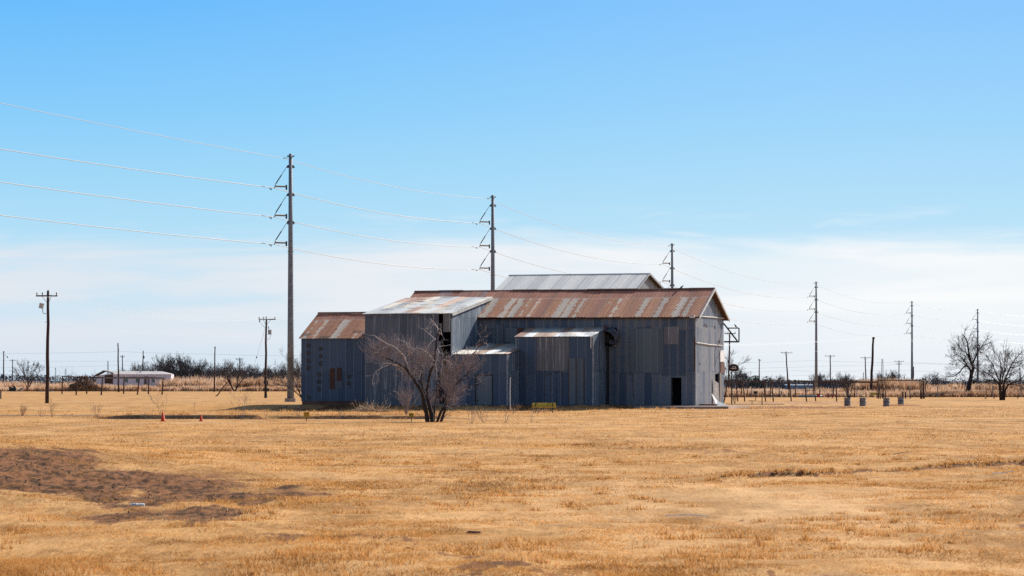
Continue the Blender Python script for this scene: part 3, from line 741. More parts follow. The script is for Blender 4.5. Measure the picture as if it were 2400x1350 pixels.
# loose sheets, posts and braces seen in the torn wall
mb = MB(); mb.box((H(1048), vT - .02, (Z(737) + Z(778)) / 2), (H(1057) - H(1039), .03, Z(737) - Z(779))); mb.build('loose_sheet', M['patch'], tw)
mb = MB()
mb.box((H(1034), vT + .4, 3.2), (.10, .12, 6.6))
mb.build('timber_post', M['black'], tw)
mb = MB()
for (p0, p1, q0, q1) in ((855, 1027, 848, 849),): mb.box(((H(p0) + H(p1)) / 2, vT - .012, Z(849)), (H(p1) - H(p0), .03, .03))
mb.build('sheet_lap', M['trimg'], tw)
mb = MB(); mb.box(((H(951) + H(1020)) / 2, vT - .025, (Z(895) + Z(950)) / 2), (H(985) - H(951), .03, Z(895) - Z(950)))
mb.box((H(1006), vT - .02, (Z(800) + Z(860)) / 2), (.9, .025, Z(800) - Z(860)))
mb.each('wall_patch', M['patch'], tw)
mb = MB()
th = [i / 24 * 2 * math.pi for i in range(24)]
cx_, cz_ = H(904), Z(918)
mb.tube([(cx_ + .13 * math.cos(a), vT - .02, cz_ + .15 * math.sin(a)) for a in th], .018, 4)
mb.build('vent_ring', M['stain'], tw)

# ---- low shed between the lean-to and the right shed
vS = -6.15
uSL, zS0 = uTR, PV(1120, 831, vS)[1]
uSR = PV(1189, 831, vS)[0]
zSb = PV(1160, 807, 0)[1]; slS = (zSb - zS0) / (0 - vS)
Hs = lambda px: PV(px, 800, vS)[0]; Zs = lambda py: PV(1120, py, vS)[1]
mb = MB(); wall(mb, 'v', vS, uSL + .01, uSR, zg, zS0, zS0, [(uSL, Hs(1066), Zs(944), Zs(884)), (Hs(1066), Hs(1070), Zs(940), Zs(900))]); lw = mb.build('shed_wall', M['wallB'], barn)
mb = MB(); wall(mb, 'u', uSR, vS + .06, -3.5, zg, zS0, zS0 + slS * (-3.5 - vS)); mb.build('shed_side_wall', M['wallT'], barn)
mb = MB(); f = lambda u, v: (u, v, zS0 + slS * (v - vS) + .06)
corrslab(mb, f(uSL + .03, vS - .15), f(uSR + .12, vS - .15), f(uSR + .12, -.0), f(uSL + .03, -.0), sag=.02, seed=5, jag=.04, amp=.018)
mb.build('shed_roof', M['roofS'], barn, smooth=True)
mb = MB(); x0, x1, z1 = Hs(1116), Hs(1153), Zs(881); zb_ = Zs(948)
mb.box(((x0 + x1) / 2, vS - .03, (zb_ + z1) / 2), (x1 - x0, .04, z1 - zb_)); dr = mb.build('door', M['patchB'], barn)
mb = MB(); mb.box(((x0 + x1) / 2, vS - .03, z1 + .04), (x1 - x0 + .15, .06, .09)); mb.box((x0 - .04, vS - .03, (zb_ + z1) / 2), (.11, .06, z1 - zb_)); mb.box((x1 + .03, vS - .03, (zb_ + z1) / 2), (.05, .06, z1 - zb_))
mb.build('frame', M['black'], dr)
mb = MB()
for z_ in (zb_ + .3, (zb_ + z1) / 2 + .4): mb.box((x0 + .12, vS - .06, z_), (.22, .03, .06))
mb.each('hinge', M['black'], dr)

# ---- right front shed
vR = -3.5
uRL, zR0 = PV(1210, 790, vR); uRR = PV(1390, 790, vR)[0]
zRb = PV(1300, 769, 0)[1]; slR = (zRb - zR0) / (0 - vR)
Hr = lambda px: PV(px, 800, vR)[0]; Zr = lambda py: PV(1300, py, vR)[1]
mb = MB(); wall(mb, 'v', vR, uRL, uRR, zg, zR0, zR0); rw = mb.build('porch_wall', M['wallB'], barn)
mb = MB(); wall(mb, 'u', uRR, vR + .06, 0, zg, zR0, zR0 + slR * (-vR)); wall(mb, 'u', uRL + .06, vR + .06, 0, zg, zR0, zR0 + slR * (-vR)); mb.each('porch_side_wall', M['wallT'], barn)
mb = MB(); f = lambda u, v: (u, v, zR0 + slR * (v - vR) + .06)
corrslab(mb, f(uRL - .12, vR - .18), f(uRR - .05, vR - .18), f(uRR + .12, 0), f(uRL - .12, 0), sag=.015, seed=6, jag=.03, amp=.018)
pr = mb.build('porch_roof', M['roofS'], barn, smooth=True)
mb = MB(); mb.hexa([(uRR - .15, vR - .2, zR0 - .9), (uRR - .1, vR - .15, zR0 - .9), (uRR - .05, vR + .5, zR0 + .1), (uRR - .1, vR + .5, zR0 + .1),
                    (uRR - .15, vR - .2, zR0 + .05), (uRR - .1, vR - .15, zR0 + .05), (uRR + .1, vR + 1.2, zR0 + .3), (uRR + .05, vR + 1.2, zR0 + .3)])
mb.build('bent_flashing', M['trimw'], pr)
mb = MB()
mb.box(((Hr(1258) + Hr(1334)) / 2, vR - .02, (Zr(791) + Zr(869)) / 2), (Hr(1334) - Hr(1258), .03, Zr(791) - Zr(869)))
mb.build('wall_patch', M['patch'], rw)
mb = MB()
for px, y0, y1 in ((1276, 872, 944), (1290, 872, 946), (1304, 872, 950), (1318, 872, 948), (1352, 842, 948), (1338, 850, 930)):
    r_ = random.Random(px)
    y = y0
    while y < y1:
        l_ = r_.uniform(3, 14); mb.box((Hr(px) + r_.uniform(-.01, .01), vR - .018, Zr(y + l_ / 2)), (r_.uniform(.025, .06), .02, l_ / 31.)); y += l_ + r_.uniform(1, 5)
mb.each('rust_streak', M['rustdark'], rw)
mb = MB()
mb.box(((Hr(1334) + Hr(1368)) / 2, vR - .03, (Zr(840) + Zr(948)) / 2), (Hr(1368) - Hr(1334), .03, Zr(840) - Zr(948)))
pd = mb.build('door', M['patchB'], rw)
for px in (1333, 1351, 1369):
    mb = MB(); mb.box((Hr(px), vR - .045, (Zr(840) + Zr(948)) / 2), (.05, .03, Zr(840) - Zr(948))); mb.build('seam', M['rustdark'], pd)

mb = MB()
mb.box((uRR + .0, vR - .01, zR0 / 2), (.10, .08, zR0)); mb.box((uRL, vR - .01, zR0 / 2), (.08, .08, zR0)); mb.each('corner_trim', M['trimg'], rw)
mb = MB(); mb.box((uSR, vS - .01, zS0 / 2), (.09, .08, zS0)); mb.build('corner_trim', M['trimg'], lw)
mb = MB(); mb.box((uRR + .16, -.03, 2.9), (.22, .03, 5.4)); mb.build('dark_gap', M['black'], fw)
# ---- left barn wing
vB = -2.0
uBL, zB0 = PV(706, 792, vB); uBR = uTL - .0
Hb = lambda px: PV(px, 800, vB)[0]; Zb = lambda py: PV(780, py, vB)[1]
vBr = vB + 3.9
zBr = PU(748, 736, PV(748, 736, vBr)[0])[1]
slB = (zBr - zB0) / 3.9
zfB = Zb(940)
mb = MB(); wall(mb, 'v', vB, uBL, uBR, zfB, zB0, zB0); bw = mb.build('wing_wall', M['wallB'], barn)
mb = MB(); wall(mb, 'u', uBL + .06, vB + .06, vBr, zfB, zB0, zBr - .06); wall(mb, 'u', uBL + .06, vBr, vB + 7.8, zfB, zBr - .06, zB0); wall(mb, 'v', vB + 7.8, uBL, uBR, zfB, zB0, zB0)
mb.each('wing_end_wall', M['wallT'], barn)
mb = MB(); f = lambda u, v: (u, v, zB0 + .07 + slB * (v - vB if v <= vBr else 2 * vBr - vB - v))
corrslab(mb, f(uBL - .15, vB - .25), f(uBR, vB - .25), f(uBR, vBr), f(uBL - .15, vBr), sag=.012, seed=9, jag=.02)
corrslab(mb, f(uBL - .15, vB + 8.0), f(uBR + 1, vB + 8.0), f(uBR + 1, vBr), f(uBL - .15, vBr), sag=.012, seed=10)
rb = mb.build('wing_roof', M['roofB'], barn, smooth=True)
mb = MB(); zz = zBr + .09
slab(mb, (uBL - .15, vBr - .15, zz), (uBR, vBr - .15, zz), (uBR, vBr, zz + .06), (uBL - .15, vBr, zz + .06)); mb.build('ridge_cap', M['rustdark'], rb)
mb = MB(); wall(mb, 'v', vB + .03, uBL + .05, uBR, -.5, zfB + .02, zfB + .02, th=.3); wall(mb, 'u', uBL + .35, vB + .3, vB + 7.7, -.5, zfB + .02, zfB + .02, th=.3)
mb.each('foundation', M['found'], barn)
mb = MB(); mb.box(((Hb(774) + Hb(801)) / 2, vB - .02, (Zb(862) + Zb(910)) / 2), (Hb(801) - Hb(774), .03, Zb(862) - Zb(910))); pw_ = mb.build('window_cover', M['patchB'], bw)
mb = MB(); mb.box(((Hb(773) + Hb(785)) / 2, vB - .05, (Zb(863) + Zb(911)) / 2), (Hb(785) - Hb(773), .03, Zb(863) - Zb(911))); mb.box(((Hb(790) + Hb(800)) / 2, vB - .05, (Zb(862) + Zb(893)) / 2), (Hb(800) - Hb(790), .03, Zb(862) - Zb(893)))
mb.each('rusty_board', M['rustp'], pw_)
mb = MB()
for (px, py) in ((723, 810), (723, 828), (723, 846), (723, 862), (751, 817), (751, 835), (751, 852), (748, 878), (748, 894), (748, 912), (818, 883), (818, 900), (724, 931)):
    r_ = random.Random(px * py); c0 = Vector((Hb(px), vB - .012, Zb(py))); pts = []
    for k in range(14):
        a = k / 14 * 6.283; q = r_.uniform(.14, .24); pts.append(c0 + Vector((math.cos(a) * q * .9, 0, math.sin(a) * q)))
    mb.add([p + Vector((0, -.004, 0)) for p in pts], [tuple(range(14))[::-1]])
mb.each('rust_stain', M['stain'], bw)

# ---- foundations, blue board, rusty square, patches, duct on the hall wall
mb = MB()
zf = .27
mb.box(((uRL + uRR) / 2, vR - .06, 0.02), (uRR - uRL + .1, .2, .5)); mb.box(((uSL + uSR) / 2 , vS - .06, 0.02), (uSR - uSL, .2, .38))
mb.box(((uRR + -.3) / 2, -.08, 0.02), (-uRR - .3, .2, .46)); mb.box(((uTL + uTR) / 2, vT - .05, -.02), (uTR - uTL - .1, .16, .30))
mb.each('foundation', M['found'], barn)
mb = MB(); mb.box(((Hr(1304) + Hr(1350)) / 2, vR - .2, Zr(953.5)), (Hr(1350) - Hr(1304), .03, .3)); mb.build('blue_board', M['blue'], barn)
Hm = lambda px: PV(px, 800, 0)[0]; Zm = lambda py: PV(1500, py, 0)[1]
def fpatch(name, m_, x0, x1, y0, y1, off=.02):
    mb = MB(); mb.box(((Hm(x0) + Hm(x1)) / 2, -off, (Zm(y0) + Zm(y1)) / 2), (Hm(x1) - Hm(x0), .03, Zm(y0) - Zm(y1))); return mb.build(name, m_, fw)
fpatch('wall_patch', M['patch'], 1556, 1592, 766, 807); fpatch('rusty_patch', M['rustp'], 1213, 1227, 767, 782)
fpatch('wall_patch', M['patchB'], 1163, 1180, 758, 804); fpatch('wall_patch', M['patchB'], 1184, 1212, 767, 800, .015)
fpatch('wall_patch', M['patchB'], 1476, 1555, 770, 873, .012)
fpatch('rusty_strip', M['rustdark'], 1626.5, 1629.5, 790, 872, .012)
fpatch('wall_patch', M['patch'], 1429, 1446, 804, 812, .05)
mb = MB()
r_ = random.Random(4)
for k in range(5): mb.box((Hm(1482 + k * .8), -.02, Zm(882 + k * 11)), (.05, .02, .25))
mb.each('rust_streak', M['rustdark'], fw)
# round exhaust duct
dc = Vector((Hm(1436), -.05, Zm(786))); ax = Vector((-.34, -1, -.45)).normalized()
Mx = ax.to_track_quat('Z', 'Y').to_matrix()
mb = MB(); mb.lathe(dc, [(.64, 0), (.64, .3), (.69, .3), (.69, .36), (.65, .36), (.64, .62), (.68, .63), (.68, .72), (.64, .72)], 28, Mx)
M['ductm'] = plain('dark_duct_metal', (0.10, 0.11, 0.14), 0.6, 0.2, 0.6, 3)
duct = mb.build('exhaust_duct', M['ductm'], barn, smooth=False)
mb = MB(); mb.lathe(dc, [(.64, .72), (.61, .72), (.61, .1), (.01, .1)], 28, Mx); mb.build('duct_opening', M['black'], duct)  # inner wall coloured black to stand for the shade inside the duct
mb = MB(); p0 = dc + ax * .55 + Vector((-.28, 0, .5)); mb.tube([p0, p0 + Vector((.02, 0, .5))], .11, 10); mb.build('rusty_pipe', M['rustp'], duct)
# floodlights under the eave
mb = MB(); mb.box((Hm(1625.5), -.35, Zm(743.5)), (.36, .3, .2)); fl = mb.build('flood_light', M['trimw'], barn)
mb = MB(); mb.box((Hm(1625.5), -.1, Zm(741)), (.06, .3, .06)); mb.build('bracket', M['black'], fl)
mb = MB(); c0 = Vector((.25, .9, PU(1642, 733, .25)[1]))
mb.box(c0, (.14, .34, .34), M=Matrix.Rotation(R(45), 3, 'X')); fl = mb.build('flood_light', M['black'], barn)
mb = MB(); mb.box(c0 + Vector((.09, 0, 0)), (.03, .16, .16), M=Matrix.Rotation(R(45), 3, 'X')); mb.build('lens', M['trimg'], fl)
# steel hoist bracket at the far corner of the end wall
vH = W_ - .1
q = lambda px, py: (PV(px, py, vH)[0], vH, PV(px, py, vH)[1])
mb = MB()
for a, b, rr_ in ((q(1697, 801), q(1732, 801), .06), (q(1732, 801), q(1732, 769), .05), (q(1732, 769), q(1706, 769), .045), (q(1696, 758), q(1728, 799), .06)):
    mb.tube([a, b], rr_, 4)
mb.build('hoist_bracket', M['iron'], barn)
# chimney-like concrete slab along the front and round the right corner
def gpt(px, py): return at(px, gd(py))
mb = MB()
P4 = [(-4.3, -2.0), (.0, -4.8), (3.6, -4.4), (3.4, 3.0), (.2, 3.2), (.2, -.1), (-4.3, -.1)]
vs = [(x, y, -.2) for x, y in P4] + [(x, y, .20) for x, y in P4]; n_ = len(P4)
mb.add(vs, [tuple(range(n_))[::-1], tuple(range(n_, 2 * n_))] + [(i, (i + 1) % n_, (i + 1) % n_ + n_, i + n_) for i in range(n_)])
slab_ob = mb.build('concrete_slab', M['conc'])
slab_ob.location = BO; slab_ob.rotation_euler = (0, 0, -TH)
tag(slab_ob, 'cracked pinkish concrete slab round the right corner of the barn', 'slab', kind='structure')

# ---- taller grey barn behind
vC = 13.0; vCr = 18.5
uC0 = PV(1196, 641, vCr)[0]; uC1, zCr = PV(1519, 641, vCr)
sC = 0.36; hf = 5.5; hb = 8.0
gb = thing('metal_barn', 'taller grey metal barn rising behind the rusty roof', 'barn', BO, -TH)
mb = MB(); zc = lambda v: zCr - (abs(v - vCr)) * (sC if v < vCr else .245)
corrslab(mb, (uC0 - .1, vCr - hf, zc(vCr - hf)), (uC1 + .1, vCr - hf, zc(vCr - hf)), (uC1 + .1, vCr, zCr), (uC0 - .1, vCr, zCr), seed=21, amp=.015)
corrslab(mb, (uC0 - .1, vCr + hb, zc(vCr + hb)), (uC1 + .1, vCr + hb, zc(vCr + hb)), (uC1 + .1, vCr, zCr), (uC0 - .1, vCr, zCr), seed=22, amp=.015)
rc_ = mb.build('roof', M['roofC'], gb, smooth=True)
mb = MB(); slab(mb, (uC0 - .1, vCr - .2, zCr - .05), (uC1 + .1, vCr - .2, zCr - .05), (uC1 + .1, vCr + .0, zCr + .04), (uC0 - .1, vCr + .0, zCr + .04)); mb.build('ridge_cap', M['trimg'], rc_)
mb = MB()
a, b, c_ = Vector((uC1 + .1, vCr, zCr)), Vector((uC1 + .1, vCr + hb, zc(vCr + hb))), Vector((uC1 + .1, vCr - hf, zc(vCr - hf)))
for s_, e_ in ((a, b), (a, c_)):
    mb.hexa([s_ + Vector((0, 0, -.1)), e_ + Vector((0, 0, -.1)), e_ + Vector((.08, 0, -.1)), s_ + Vector((.08, 0, -.1)), s_ + Vector((0, 0, .05)), e_ + Vector((0, 0, .05)), e_ + Vector((.08, 0, .05)), s_ + Vector((.08, 0, .05))])
mb.build('barge_board', M['trimg'], rc_)
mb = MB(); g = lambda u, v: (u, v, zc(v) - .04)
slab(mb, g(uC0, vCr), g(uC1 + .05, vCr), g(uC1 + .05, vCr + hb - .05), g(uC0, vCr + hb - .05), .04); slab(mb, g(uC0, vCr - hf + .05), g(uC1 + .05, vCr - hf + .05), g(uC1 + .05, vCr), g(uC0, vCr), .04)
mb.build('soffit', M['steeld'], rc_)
mb = MB()
for u_ in (uC1 - .2, uC0 + .3):
    wall(mb, 'u', u_, vCr - hf + .2, vCr, 0, zc(vCr - hf) - .05, zCr - .07); wall(mb, 'u', u_, vCr, vCr + hb - .2, 0, zCr - .07, zc(vCr + hb) - .02)
mb.each('end_wall', M['wallC'], gb)
mb = MB(); wall(mb, 'v', vCr - hf + .2, uC0 + .3, uC1 - .3, 0, zc(vCr - hf) - .05, zc(vCr - hf) - .05); wall(mb, 'v', vCr + hb - .3, uC0 + .3, uC1 - .3, 0, zc(vCr + hb) - .05, zc(vCr + hb) - .05)
mb.each('wall', M['wallC'], gb)
# ---------------------------------------------------------------- steel transmission poles and their conductors
TP = [(681, 362, 288), (1155, 458, 351), (1575.5, 570, 472), (1913, 661, 650), (2137.5, 706, 805), (2291.5, 724, 889)]
TH_ = 25.1          # pole height; cross pieces by height below the top
def T_parts(full=True):
    mb = MB(); Ht = TH_
    mb.tube([(0, 0, 0.3), (0, 0, 8), (0, 0, 16), (0, 0, Ht)], [.36, .30, .24, .18], 12); shaft = mb
    return shaft
LV = [5.0, 5 + 2.95, 5 + 5.75]      # depth below top of the three arms (unused fractions replaced below)
topm = TH_
ARM = [(30, 78), (96, 146), (161, 210)]        # bracket row, arm row below top in photo pixels at the first pole (23.1 px/m)
k_ = 1 / 23.15
TX = [at(px, D) for px, py, D in TP]
direc = [None] * 6
tower_group = 'steel transmission poles marching away to the right'
labels_T = ['tall grey steel transmission pole nearest the camera, left of the barn', 'steel transmission pole rising behind the middle of the barn roof',
            'steel transmission pole behind the right end of the grey barn roof', 'steel transmission pole standing between the barn and the tall leaning wooden pole',
            'steel transmission pole rising behind the pole shelter frame with the picnic table', 'farthest steel transmission pole, seen through the leaning bare tree']
def make_tower():
    o = thing('transmission_pole', labels_T[0], 'utility pole', (0, 0, 0), 0, tower_group)
    T_parts().build('shaft', M['steel'], o, smooth=True)
    mb = MB(); mb.box((0, 0, .12), (1.1, 1.1, .5)); mb.build('concrete_base', M['conc'], o)
    mb = MB()
    zt = TH_ - .12; mb.add([(-.32, -.06, zt - .18), (.34, -.06, zt - .18), (.42, -.06, zt - .05), (-.40, -.06, zt - .05), (-.32, .06, zt - .18), (.34, .06, zt - .18), (.42, .06, zt - .05), (-.40, .06, zt - .05)],
        [(0, 1, 2, 3), (7, 6, 5, 4), (0, 4, 5, 1), (3, 2, 6, 7), (1, 5, 6, 2), (0, 3, 7, 4)])
    for b, a in ARM:
        z = TH_ - b * k_
        mb.hexa([(-.46, -.08, z - .12), (.46, -.08, z - .12), (.46, .08, z - .12), (-.46, .08, z - .12), (-.30, -.08, z + .16), (.30, -.08, z + .16), (.30, .08, z + .16), (-.30, .08, z + .16)])
        mb.box((0, 0, TH_ - (a + 19) * k_), (.6, .12, .06))
        mb.box((-.42, 0, TH_ - (a + .5) * k_), (.16, .14, .5))
    mb.build('bracket', M['steeld'], o)
    for b, a in ARM:
        z0 = TH_ - b * k_ - .08; z1 = TH_ - a * k_ + .05
        mb = MB()
        pts = []; rad = []
        n = 26
        for i in range(n + 1):
            f = i / n; x = -.42 - 1.1 * f; pts.append((x, 0, z1 + .04 * f)); rad.append(.065 if i % 2 else .095)
        mb.tube(pts, rad, 8); arm = mb.build('post_insulator', M['porc'], o)
        mb = MB(); mb.tube([(-1.55, 0, z1 + .25), (-1.60, 0, z1 - .12)], .045, 5); mb.tube([(-1.60, 0, z1 - .10), (-2.1, 0, z1 - .16), (-2.2, 0, z1 - .2)], .03, 4)
        mb.box((-1.98, 0, z1 - .28), (.14, .1, .12)); mb.build('clamp', M['steeld'], arm)
        mb = MB()
        A, B = Vector((-.42, 0, z0)), Vector((-1.55, 0, z1 + .22)); mid = A.lerp(B, .45)
        mb.tube([A, mid], .018, 4)
        for q in (.1, .2, .3, .4): mb.tube([A.lerp(B, q), A.lerp(B, q + .04)], .04, 5)
        mb.tube([mid, A.lerp(B, .96)], .055, 6); mb.build('brace_insulator', M['steeld'], o)
    mb = MB(); mb.tube([(-.3, 0, TH_ - .42), (-.75, 0, TH_ - .42)], .03, 4); mb.build('wire_clamp', M['steeld'], o)
    mb = MB(); z = 1.0
    for i in range(60): mb.box((.40 - .2 * (3 + i * .35) / TH_, 0, 3 + i * .35), (.06, .02, .02))
    mb.build('climbing_step', M['steeld'], o)
    return o
tw0 = make_tower()
for i, (p, lb) in enumerate(zip(TX, labels_T)):
    o = tw0 if i == 0 else copy_thing(tw0)
    o.location = (p.x, p.y, p.z if i == 0 else 0); o['label'] = lb
# conductors
prev = Vector((-55.5, 190, 0)); nxt = at(2570, 985)
P_ = [Vector((p.x, p.y, 0)) for p in TX]; chain = [prev] + P_ + [nxt]
wl = ['topmost thin ground wire strung between the steel transmission poles', 'upper conductor wire strung between the steel transmission poles',
      'middle conductor wire strung between the steel transmission poles', 'lowest conductor wire strung between the steel transmission poles']
offs = [(-.75, TH_ - .42)] + [(-1.60, TH_ - a * k_ - .08) for b, a in ARM]
for wi, (ox, oz) in enumerate(offs):
    mb = MB()
    for s in range(len(chain) - 1):
        A = chain[s] + Vector((ox, 0, oz)); B = chain[s + 1] + Vector((ox, 0, oz))
        if s == 0: A.z += (.95, -.1, .30, .35)[wi]
        sag = (B - A).length * (0.011 if s else 0.004); n = 28
        mb.tube([A.lerp(B, i / n) - Vector((0, 0, 4 * sag * (i / n) * (1 - i / n))) for i in range(n + 1)], 0.024 if wi == 0 else .034, 4)
    o = mb.build('power_line', M['wire']); tag(o, wl[wi], 'power line', 'wires of the steel transmission poles')

# ---------------------------------------------------------------- wooden utility poles
def upole(px, pb, D, pt, label, arms=(), lean=0.0, r=.15, extra=None, name='utility_pole', m_='wood', ins=True, group='wooden utility poles', drop=.3):
    """px base column, pb unused, D distance, pt top row, arms = [(row, left px, right px)]"""
    b = at(px, D); b.z = 0; s = D / F; H_ = sz(pt, D)
    o = thing(name, label, 'utility pole', b, 0, group)
    top = Vector((lean * s, 0, H_))
    mb = MB(); n = 7
    mb.tube([Vector((0, 0, -drop)).lerp(top, i / n) + Vector((.03 * math.sin(i * 2.1 + px), 0, 0)) for i in range(n + 1)], [r * (1.12 - .42 * i / n) for i in range(n + 1)], 9)
    mb.build('post', M[m_], o, smooth=True)
    for (row, xl, xr) in arms:
        z = sz(row, D); cx0 = lean * s * z / H_
        x0, x1 = (xl - px) * s, (xr - px) * s
        mb = MB(); mb.box(((x0 + x1) / 2, -.14 * r / .15, z), (x1 - x0, .09, .13)); ca = mb.build('crossarm', M['wood'] if m_ != 'steel' else M['steel'], o)
        if ins and abs(x1 - x0) > .5:
            mb = MB()
            for q in (.04, .96) + (() if D > 600 else (.3,)):
                mb = MB(); xx = x0 + (x1 - x0) * q; mb.lathe((xx, -.14, z + .06), [(.03, 0), (.03, .08), (.07, .10), (.05, .17), (.075, .19), (.03, .27)], 7)
                mb.build('insulator', M['steeld'], ca)
            for q in (.28, .72): mb = MB(); mb.tube([(x0 + (x1 - x0) * q, -.16, z - .06), (cx0, -.16, z - .75)], .02, 4); mb.build('arm_brace', M['iron'], ca)
    if extra: extra(o, s, D, px, lean)
    return o
def topins(o, s, D, px, lean, pt):
    mb = MB(); z = sz(pt, D); mb.lathe((lean * s, -.05, z), [(.05, -.3), (.05, .0), (.09, .02), (.06, .10), (.08, .12), (.03, .2)], 7); mb.build('top_insulator', M['steeld'], o)
def exA(o, s, D, px, lean):
    topins(o, s, D, px, lean, 684)
    mb = MB(); c = Vector(((98 - px) * s, -.2, sz(717, D)))
    mb.box(c, (.42, .25, .50), M=Matrix.Rotation(R(12), 3, 'Y')); fl = mb.build('flood_light', M['trimw'], o)
    mb = MB(); mb.tube([c + Vector((.10, 0, -.25)), c + Vector((.12, 0, -.62)), c + Vector((.28, 0, -.74)), Vector((-.1, 0, sz(735, D)))], .03, 5); mb.build('bracket_arm', M['steeld'], fl)
    mb = MB(); mb.box((.14, -.1, sz(755, D)), (.16, .12, .14)); mb.box((-.05, -.16, sz(755, D)), (.3, .03, .04)); mb.box((.1, -.1, sz(764, D)), (.1, .1, .1)); mb.build('side_bracket', M['steeld'], o)
A_ = upole(110.5, 0, 270, 682, 'tall brown wooden pole with crossarm and white floodlight at far left', [(693.5, 85, 135)], lean=2.5, r=.17, extra=exA)
def exB(o, s, D, px, lean):
    topins(o, s, D, px, lean, 745)
    mb = MB(); mb.lathe(((632 - px) * s, -.1, sz(784, D)), [(0, -.02), (.19, 0), (.20, .5), (.22, .52), (.22, .56), (.1, .62), (0, .63)], 14); tr = mb.build('transformer', M['trimg'], o)
    mb = MB(); mb.tube([((630 - px) * s, -.1, sz(771, D)), ((629 - px) * s, -.1, sz(765, D))], .05, 6); mb.build('bushing', M['steeld'], tr)
    mb = MB(); mb.tube([((636 - px) * s, -.15, sz(772, D)), ((636 - px) * s, -.15, sz(784, D)), ((632 - px) * s, -.15, sz(794, D)), ((626 - px) * s, -.1, sz(797, D))], .02, 4)
    mb.tube([((612 - px) * s, -.15, sz(758, D)), ((617 - px) * s, -.15, sz(764, D)), ((622 - px) * s, -.15, sz(768, D))], .02, 4); mb.build('jumper_cable', M['black'], o)
    mb = MB(); mb.box(((609 - px) * s, -.15, sz(753, D)), (.12, .12, .3)); mb.build('fuse_cutout', M['steeld'], o)
    mb = MB(); mb.box((-.1, -.25, sz(896, D)), (.22, .2, .45)); mb.box((.30, -.2, sz(898, D)), (.16, .16, .6)); mb.box((-.14, -.25, sz(912, D)), (.3, .2, .3)); mb.box((.32, -.2, sz(914, D)), (.35, .2, .4)); mb.box((.08, -.2, sz(928, D)), (.3, .2, .5)); mb.each('meter_box', M['steeld'], o)
    g0 = Vector((0, -.05, sz(768, D))); g1 = Vector(((566 - px) * s, 4, 0)); mb = MB(); mb.tube([g0, g1], .012, 4); mb.lathe(g0.lerp(g1, .42), [(0, -.12), (.08, -.08), (.08, .08), (0, .12)], 7); mb.build('guy_wire', M['iron'], o)
B_ = upole(622, 0, 362, 748, 'brown wooden pole with transformer can and meter boxes left of the barn', [(748.5, 606, 646)], lean=2, r=.16, extra=exB)
G2 = 'wooden utility poles'
upole(278, 0, 600, 804, 'bare wooden pole standing in front of the pale mobile home', [(820, 276.5, 279.5)], lean=-1.5, r=.17, ins=False)
upole(287, 0, 830, 832, 'small far wooden pole with short crossarm just right of the home pole', [(836, 281.5, 292)], r=.17)
def exE(o, s, D, px, lean):
    mb = MB(); mb.lathe((.35, -.1, sz(840, D)), [(0, 0), (.2, 0), (.2, .6), (0, .62)], 8); mb.build('transformer', M['steeld'], o)
upole(334, 0, 740, 822, 'wooden pole with small transformer behind the roof of the mobile home', [], lean=1.5, r=.17, extra=exE)
upole(502, 0, 620, 812, 'plain wooden pole without crossarm rising from the bare thicket', [(815, 501.5, 505)], lean=2, r=.16, ins=False)
upole(561, 0, 900, 838, 'far wooden pole with double crossarm behind the bare thicket', [(841, 551.5, 570.5), (843.5, 554, 568)], lean=1, r=.18)
def exH(o, s, D, px, lean):
    mb = MB(); mb.box((.95, 0, sz(837, D)), (.25, .2, .35)); mb.build('street_light', M['rustdark'], o)
    mb = MB(); mb.tube([(0, 0, sz(832, D)), (.95, 0, sz(835, D))], .03, 4); mb.build('light_arm', M['iron'], o)
upole(8.5, 0, 720, 823, 'wooden pole with side lamp at the left edge of the photo', [(825, 8, 12)], r=.17, extra=exH, ins=False)
upole(29.5, 0, 960, 842, 'small far wooden pole with crossarm near the left edge', [(845, 23, 35)], r=.18)
upole(1706.5, 0, 458, 780, 'wooden pole with crossarm seen through the hoist bracket at the barn corner', [(782, 1698, 1724)], lean=4, r=.15)
upole(1779.5, 0, 950, 841, 'far thin wooden pole with tiny crossarm right of the basketball hoop', [(844.5, 1777, 1784)], r=.2)
upole(1848, 0, 700, 824, 'leaning wooden pole with crossarm, first left of the broad steel pole', [(827, 1830, 1857)], lean=-6, r=.18)
upole(1946, 0, 800, 832, 'upright wooden pole with crossarm just right of the broad steel pole', [(834.5, 1933, 1957)], r=.19)
upole(2030.5, 0, 870, 836, 'wooden pole with crossarm just left of the tall leaning pole', [(838.5, 2017, 2041)], lean=-3, r=.2)
def exP(o, s, D, px, lean):
    mb = MB(); mb.box((lean * s, -.05, sz(792, D)), (.36, .3, .22)); mb.build('pole_cap', M['iron'], o)
Pp = upole(2040.5, 0, 396, 790, 'tall plain wooden pole leaning right, no crossarm', [], lean=6.5, r=.19, extra=exP)
upole(2107, 0, 1000, 845, 'far wooden pole with two stacked crossarms beyond the pole shelter', [(847, 2095.5, 2118), (853, 2099, 2113)], r=.2)
upole(2140, 0, 620, 859, 'short dark wooden pole close behind the fifth steel pole', [], lean=1.5, r=.14)
def lattice(px, pt, D, label, r=.25):
    b = at(px, D); H_ = sz(pt, D); o = thing('lattice_mast', label, 'mast', (b.x, b.y, 0), 0)
    mb = MB()
    for sx, sy in ((-1, -1), (1, -1), (1, 1), (-1, 1)): mb.tube([(sx * r, sy * r, 0), (sx * r * .5, sy * r * .5, H_)], .05, 4)
    mb.build('leg', M['steel'], o); mb = MB(); n = int(H_ / .9)
    for i in range(n):
        z0, z1 = H_ * i / n, H_ * (i + 1) / n; a = r * (1 - .5 * i / n); s = 1 if i % 2 else -1
        mb.tube([(-a * s, -a, z0), (a * s, -a, z1)], .03, 3); mb.tube([(-a * s, a, z0), (a * s, a, z1)], .03, 3)
    mb.build('bracing', M['steel'], o)
    return o
